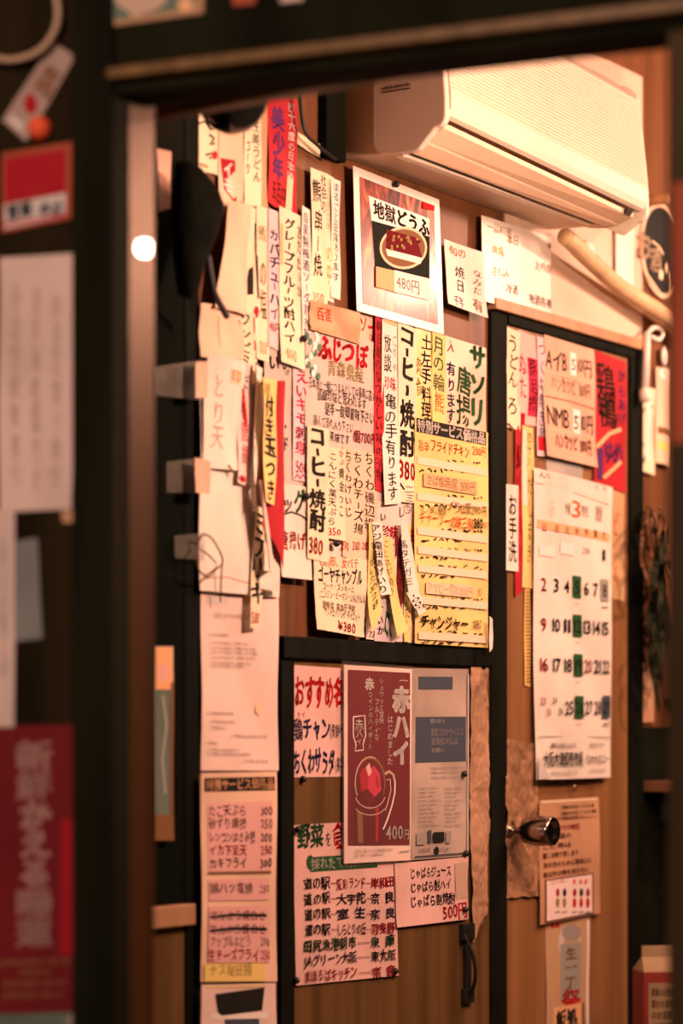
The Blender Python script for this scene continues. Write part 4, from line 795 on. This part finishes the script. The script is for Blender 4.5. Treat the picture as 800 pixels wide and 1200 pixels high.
mb = MB(); pth = smoothpath([at(243, 300, .10), at(246, 320, .105), at(250, 340, .10), at(257, 355, .095), at(266, 371, .09)])
for i, p in enumerate(pth[:-1]): pass
mb.tube(pth, .0055, 8); mb.out('strap', M['strap'], bag, True)
s = sheet((181, 174, 200, 176, 200, 246, 181, 248), 9, 'salmon'); s.d = .02; s = Sheet(W, wu, q4(184, 174, 200, 178, 199, 244, 186, 248), .018); s.base(pap('salmon')); s.out('paper_strip', 'slim peach reflection painted as a strip on the black pane', 'paper')  # reflection of bright papers in the pane, put in as a peach sheet
s = Sheet(W, wu, q4(182, 120, 192, 121, 192, 138, 182, 137), .018); s.base(pap('kraft')); s.out('paper_scrap', 'tiny brown reflection painted as a patch at the top of the black pane', 'paper')  # another pane reflection, painted as a small coloured sheet
s = Sheet(W, wu, q4(181, 757, 203, 757, 203, 985, 181, 985), .018); s.base(pap('teal')); s.rect(182, 202, 758, 808, 'O'); s.ell(190, 788, 6, 10, 'P'); s.line([(190, 815), (194, 850), (189, 890), (193, 930)], 4, 'G'); s.rect(199, 202.5, 800, 970, 'n'); s.rect(181, 203, 955, 985, 'n'); s.out('leaflet', 'narrow teal leaflet with an orange head low on the black pane', 'leaflet')

# ================================================================== right of the toilet door
mb = MB(); cpt = at(771, 294, .012); uc, zc = wu(771, 294)
N = 36; rr = .098
def disk(name, r, d0, d1, mat, parent=None):
    mb = MB(); v = [W(uc + r * math.cos(2 * math.pi * i / N), d0, zc + r * math.sin(2 * math.pi * i / N)) for i in range(N)] + [W(uc + r * math.cos(2 * math.pi * i / N), d1, zc + r * math.sin(2 * math.pi * i / N)) for i in range(N)]
    mb.add(v, [(i, (i + 1) % N, N + (i + 1) % N, N + i) for i in range(N)] + [tuple(range(N))[::-1], tuple(range(N, 2 * N))]); return mb.out(name, mat, parent, False, .001)
rs = disk('round_sign', .104, .004, .010, pap('peach')); tag(rs, 'round black sign with white brush strokes right of the air conditioner', 'sign')
disk('black_face', .094, .010, .0115, flat('sign_black', (.010, .012, .012), .5), rs)
s = Sheet(W, wu, q4(746, 240, 796, 256, 796, 352, 746, 342), .0118, wav=0)
s.text('お', 749, 763, 272, 306, 'c', 'h', .03, 1, .06); s.text('酒', 761, 774, 288, 320, 'c', 'h', .015, 1, .03); s.line([(763, 282), (770, 288), (777, 298)], 2.2, 'c'); s.line([(755, 318), (763, 330), (773, 344)], 2.6, 'c'); s.ell(781, 314, 2, 6, 'c'); s.line([(785, 318), (786, 335), (784, 348)], 2, 'c'); s.ell(774, 322, 3, 6, 'c')
s.out('brush_writing', None, None, parent=rs)
s = sheet((719, 256, 743, 250, 742, 334, 720, 345), 3, 'white', bow=.008); s.ell(729, 264, 3, 5, 'P'); s.line([(719.5, 256), (720, 340)], 1.5, 'n'); s.out('paper_sheet', 'long white paper hanging behind the wrapped pipe', 'paper')
mb = MB(); pg = at(754, 236, .0); mb.lathe(pg, ax, [(0, 0), (0, .012), (.055, .012), (.062, .0105), (.062, 0)], 16); tag(mb.out('wooden_peg', M['peg'], smooth=True), 'short round wooden peg above the round black sign', 'peg')
mb = MB(); mb.tube([at(758.5, 390, .026), at(757.5, 410, .03), at(755.5, 460, .03)], [.007, .008, .0085], 10); mb.lathe(at(755, 462, .03), (0, 0, 1), [(-.018, 0), (-.016, .010), (0, .013), (.012, .010), (.016, 0)], 12)
o = tag(mb.out('white_stick', M['white'], smooth=True), 'long white stick hanging below the wrapped pipe', 'stick')
mb = MB(); mb.tube(smoothpath([at(758.5, 391, .027), at(765, 384, .027), at(773, 385, .027), at(777, 391, .027), at(772, 398, .027), at(763, 395, .027)]), .005, 8); mb.out('loop', M['white'], o, True)
s = sheet((748, 452, 766, 456, 765, 557, 749, 551), 2, 'cream', wav=.004); s.line([(750, 486), (754, 478)], 2, 'n'); s.line([(750, 512), (753, 522), (750, 528)], 2, 'n'); s.line([(751, 538), (755, 534), (754, 542)], 2, 'k'); s.line([(759, 475), (763, 478)], 2, 'n'); s.rect(755.5, 760, 470, 540, 'w'); s.out('paper_strip', 'cream strip with dark brush marks below the long white stick', 'paper')
s = sheet((768, 430, 786, 434, 785, 548, 767, 542), 2, 'peach', bow=.008, wav=.002); s.rect(769, 785, 502, 510, 'n'); s.rect(768.5, 785, 519, 529, 'Y'); s.line([(770, 526), (782, 531)], 1.5, 'g'); s.ell(774, 438, 4, 6, 'w'); pk = s.out('paper_packet', 'peach paper packet with a yellow band hanging by the red pillar', 'packet')
mb = MB(); mb.lathe(at(778, 418, .012), ax, [(-.006, 0), (-.004, .012), (.002, .017), (.006, .012), (.008, 0)], 16); o = mb.out('oval_ornament', M['white'], smooth=True); o.scale = (1, 1, 1.35); tag(o, 'small white oval ornament above the paper packet', 'ornament')
# dried twigs
mb = MB(); r2 = random.Random(5)
for k in range(9):
    x, y = 752 + r2.random() * 22, 592 + r2.random() * 14; pts = []
    for j in range(7): pts.append(at(x, y, .02 + r2.random() * .05)); x += r2.uniform(-3, 7); y += r2.uniform(8, 20)
    mb.tube(smoothpath(pts, 4), [.0035] * (len(smoothpath(pts, 4)) - 1) + [.001], 6)
tw = tag(mb.out('dried_twigs', M['twig'], smooth=True), 'bundle of dry twisted twigs hanging right of the toilet door', 'twigs')
mb = MB()
for k in range(24):
    x, y = 764 + r2.random() * 18, 618 + r2.random() * 150; d = .02 + r2.random() * .04; h = 40 + r2.random() * 60; w_ = 3 + r2.random() * 3
    v = []
    for j in range(7):
        q = j / 6; ww = w_ * math.sin(math.pi * (.08 + .9 * q)); xo = 3 * math.sin(q * 3 + k)
        v += [at(x + xo - ww, y + h * q, d + .01 * math.sin(q * 4)), at(x + xo + ww, y + h * q, d + .012 + .01 * math.sin(q * 4 + 1))]
    mb.add(v, [(2 * j, 2 * j + 1, 2 * j + 3, 2 * j + 2) for j in range(6)])
mb.out('dry_leaves', M['dryleaf'], tw)
s = sheet((751, 774, 766, 777, 766, 846, 751, 847), 2, 'kraft', thick=.006, wav=0); s.ell(760, 800, 2, 6, 'c'); s.ell(760, 826, 2, 7, 'f'); s.out('wooden_tag', 'small upright brown wooden tag low on the wall right of the door', 'tag')
boxes('card_box', W, [(wu(776)[0], wu(800)[0], .0, .05, at(780, 820)[2], at(780, 732)[2])], M['brown'], bevel=.003); tag(bpy.data.objects['card_box'], 'plain brown card box fixed beside the dry leaves', 'box')
zsf = at(765, 916, .06)[2]
sh = boxes('wall_shelf', W, [(uj1 + .01, uj1 + .4, .003, .12, zsf - .024, zsf)], M['shelf'], bevel=.003); tag(sh, 'narrow brown wall shelf right of the toilet door', 'shelf')
boxes('bracket', W, [(uj1 + .10, uj1 + .12, .004, .09, zsf - .09, zsf - .024)], M['iron'], sh)
# dark panel behind and low counter with the carton
zc0 = .42
dk = boxes('cupboard', W, [(uj1 + .006, uj1 + .34, .004, .30, 0, zc0 - .03)], M['dark'], bevel=.003); tag(dk, 'dark low cupboard under the drink carton in the bottom right corner', 'cupboard')
boxes('worktop', W, [(uj1 + .004, uj1 + .36, .004, .33, zc0 - .03, zc0)], M['dark'], dk, .003)
boxes('wall_panel', W, [(uj1 + .004, 1.7, 0, .003, 0, at(765, 852)[2])], M['dark'])['kind'] = 'structure'
# carton: gable top
cY = at(770, 1150, .17); cc = Vector((cY.x, cY.y, 0)); cx_ = Vector((.985, .174, 0)); cn_ = Vector((.174, -.985, 0)); cw = .041; cdp = .04
def Ca(a, b, z): return cc + cx_ * a + cn_ * b + Vector((0, 0, z))
pz = lambda py: CAMZ + (HY - py) / F * (cc.y - .02)
zt, zr2, zt2 = pz(1138), pz(1122), pz(1109)
t = empty('drink_carton', Ca(0, 0, zc0)); tag(t, 'red and cream gable top drink carton on the low cupboard', 'carton')
mb = MB(); mb.box(Ca, -cw, cw, -cdp, cdp, zc0, zt); mb.out('carton_body', mottled('carton_red', (.20, .022, .018), .1, 8, .6), t, bevel=.002)
mb = MB(); mb.add([Ca(-cw, -cdp, zt), Ca(cw, -cdp, zt), Ca(cw, cdp, zt), Ca(-cw, cdp, zt), Ca(-cw + .008, -.003, zr2), Ca(cw - .002, -.003, zr2), Ca(cw - .002, .003, zr2), Ca(-cw + .008, .003, zr2), Ca(-cw + .008, -.003, zt2), Ca(cw - .002, -.003, zt2), Ca(cw - .002, .003, zt2), Ca(-cw + .008, .003, zt2)],
       [(3, 2, 6, 7), (1, 0, 4, 5), (0, 3, 7, 4), (2, 1, 5, 6), (7, 6, 10, 11), (5, 4, 8, 9), (4, 7, 11, 8), (6, 5, 9, 10), (8, 9, 10, 11), (0, 1, 2, 3)])
mb.out('gable_top', mottled('carton_cream', (.30, .20, .11), .12, 10, .6), t)
s = Sheet(Ca, wu, [(0, 0)] * 4, cdp + .0008, wav=0)
s.uz = [(-cw + .010, zt - .022), (cw - .002, zt - .022), (cw - .002, zc0 + .02), (-cw + .010, zc0 + .02)]; s.px = [(0, 0), (100, 0), (100, 200), (0, 200)]; s.base(mottled('carton_label', (.28, .19, .10), .12, 10, .6))
for i in range(5): s.text('果実のお酒'[i:] + '果汁', 8, 92, 8 + i * 18, 22 + i * 18, 'n', 'h', .02, .2)
s.rect(0, 100, 100, 112, 'R'); s.text('甘口', 15, 85, 118, 170, 'R', 'h', .03)
s.out('carton_label', None, None, parent=t)

# ================================================================== front of the shop (out of focus)
def fsheet(quad, d, col, name, label, cat, ops=None, gloss=False, mat=None, thick=.0006, **k):
    s = Sheet(Fr, fu, q4(*quad), d, thick=thick, **k); s.base(mat or pap(col, gloss))
    if ops: ops(s)
    return s.out(name, label, cat)
mb = MB(); cp = smoothpath([atf(-30, 60, .02), atf(0, 69, .02), atf(22, 69, .02), atf(48, 58, .02), atf(64, 36, .02), atf(68, 10, .02), atf(60, -20, .02), atf(40, -45, .02)], 8)
mb.tube(cp, .0048, 8); tag(mb.out('cable_loop', M['cable'], smooth=True), 'beige cable loop at the top of the shop front', 'cable')
fsheet((62, 50, 89, 66, 31, 166, 2, 141), .004, 'tagpink', 'price_tag', 'tilted pinkish tag with dark writing above the red plaque', 'tag', lambda s: (s.text('寿司', 42, 70, 72, 118, 'n', 'v', .04), s.ell(36, 122, 8, 12, 'R'), s.rect(5, 30, 138, 150, 'l')))
mb = MB(); mb.lathe(atf(50, 152, .0), FN.to_3d(), [(0, 0), (.0, .014), (.008, .017), (.018, .013), (.024, .005), (.025, 0)], 18); tag(mb.out('orange_bobble', M['redbob'], smooth=True), 'bright orange round bobble pinned above the red plaque', 'bobble')
def plaque(s):
    s.rect(6, 77, 180, 232, 'R'); s.rect(5, 77, 233, 261, 'l'); s.text('営業', 8, 38, 238, 256, 'B', 'h', .05); s.text('中止', 46, 74, 236, 254, 'B', 'h', .05); s.line([(4, 263), (78, 252)], 3, 'm'); s.text('一', 30, 55, 216, 226, 'o', 'h', 0)
fsheet((2, 179, 84, 166, 83, 256, 2, 273), .004, 'clayred', 'red_plaque', 'square red plaque with a pale lower band on the shop front', 'plaque', plaque, thick=.008, wav=0)
def faint(s):
    for i, x in enumerate((14, 38, 62)): s.text(('昼定食焼魚煮付', '天丼海老盛合せ', '刺身定食小鉢付')[i], x, x + 11, 330 + i * 6, 575, 'f', 'v', -.01)
fsheet((0, 302, 89, 297, 85, 597, 0, 600), .004, 'ghost', 'menu_sheet', 'large pinkish paper with faint columns on the shop front', 'menu sheet', faint, wav=.004)
fsheet((72, 596, 89, 595, 89, 613, 73, 612), .004, 'kraft', 'tape_tab', 'small tan tape tab under the large pinkish paper', 'tape')
fsheet((-14, 598, 18, 596, 17, 852, -14, 852), .006, 'ghost', 'paper_strip', 'pinkish paper strip at the left edge above the dark red poster', 'paper', lambda s: s.text('本日休み', 0, 10, 620, 800, 'l', 'v', 0))
fsheet((19, 634, 44, 630, 50, 748, 18, 752), .004, 'dimgrey', 'paper_scrap', 'grey scrap beside the pinkish strip on the shop front', 'paper')
def redp(s):
    for i, c in enumerate('新鮮かえる睡蓮'):
        y = 868 + i * 34.5; s.text(c, 20 if i in (0, 1, 5, 6) else 24, 62 if i in (0, 1, 5, 6) else 60, y, y + 35, 'P', 'h', .05, 0, .04)
    s.rect(72, 90, 960, 1120, 'R')
    for y, x0, x1 in ((1127, 0, 90), (1139, 24, 60), (1152, 6, 78), (1166, 6, 76)): s.text('御予約は店内にて承ります', x0, x1, y - 4, y + 4, 'O', 'h', .02, 0)
fsheet((-25, 851, 98, 849, 96, 1186, -25, 1189), .005, 'darkred', 'red_poster', 'dark red shop front poster with one column of large pale characters', 'poster', redp, thick=.004, wav=0)
fsheet((-25, 1189, 96, 1186, 96, 1260, -25, 1262), .004, 'teal', 'leaflet', 'teal leaflet edge under the dark red shop front poster', 'leaflet', lambda s: s.ell(85, 1196, 6, 8, 'a'))
# framed picture and scraps on the lintel
t = empty('framed_picture', atf(168, 10, .012)); tag(t, 'small framed green picture hanging on the lintel at the top', 'picture')
s = Sheet(Fr, fu, q4(98, -70, 240, -88, 238, 15, 100, 35), .014, thick=.012, wav=0); s.base(M['casing']); s.out('picture_frame', None, None, parent=t)
s = Sheet(Fr, fu, q4(108, -62, 231, -78, 229, 8, 109, 27), .0155, wav=0); s.base(pap('teal')); s.ell(165, -8, 32, 24, 'f'); s.ell(160, 12, 9, 8, 'f'); s.ell(218, 6, 9, 9, 'O'); s.out('picture_print', None, None, parent=t)
fsheet((272, -40, 300, -44, 299, 4, 273, 7), .014, 'clayred', 'paper_scrap', 'reddish scrap on the lintel right of the framed picture', 'paper')
fsheet((328, -44, 356, -48, 355, 0, 329, 3), .014, 'ghost', 'paper_scrap', 'pale scrap on the lintel, second from the framed picture', 'paper')
fsheet((788, 215, 850, 205, 850, 515, 788, 520), .017, 'clayred', 'red_banner', 'plain red strip on the pillar at the right edge', 'banner')  # plain red strip over the upper part of the pillar
bpy.data.objects.remove(_ob); bpy.data.curves.remove(_cu)
GR = {'menu_strip': 'handwritten menu strips on the notice wall', 'menu_sheet': 'handwritten menu sheets on the notice wall', 'push_pin': 'push pins in the paper notices', 'clear_tape': 'clear tape pieces on the dark stile',
      'price_list': 'price lists with black headings', 'blank_sheet': 'blank pale sheets at the left of the wall', 'tape_patch': 'crinkled brown tape patches', 'tape_tab': 'tan tape tabs', 'paper_scrap': 'loose paper scraps'}
for o in bpy.data.objects:
    st_ = o.name.split('.')[0]
    if st_ in GR and o.parent is None and 'shop front' not in o.get('label', ''): o['group'] = GR[st_]
for o in bpy.data.objects:
    if '_o' in o: del o['_o']
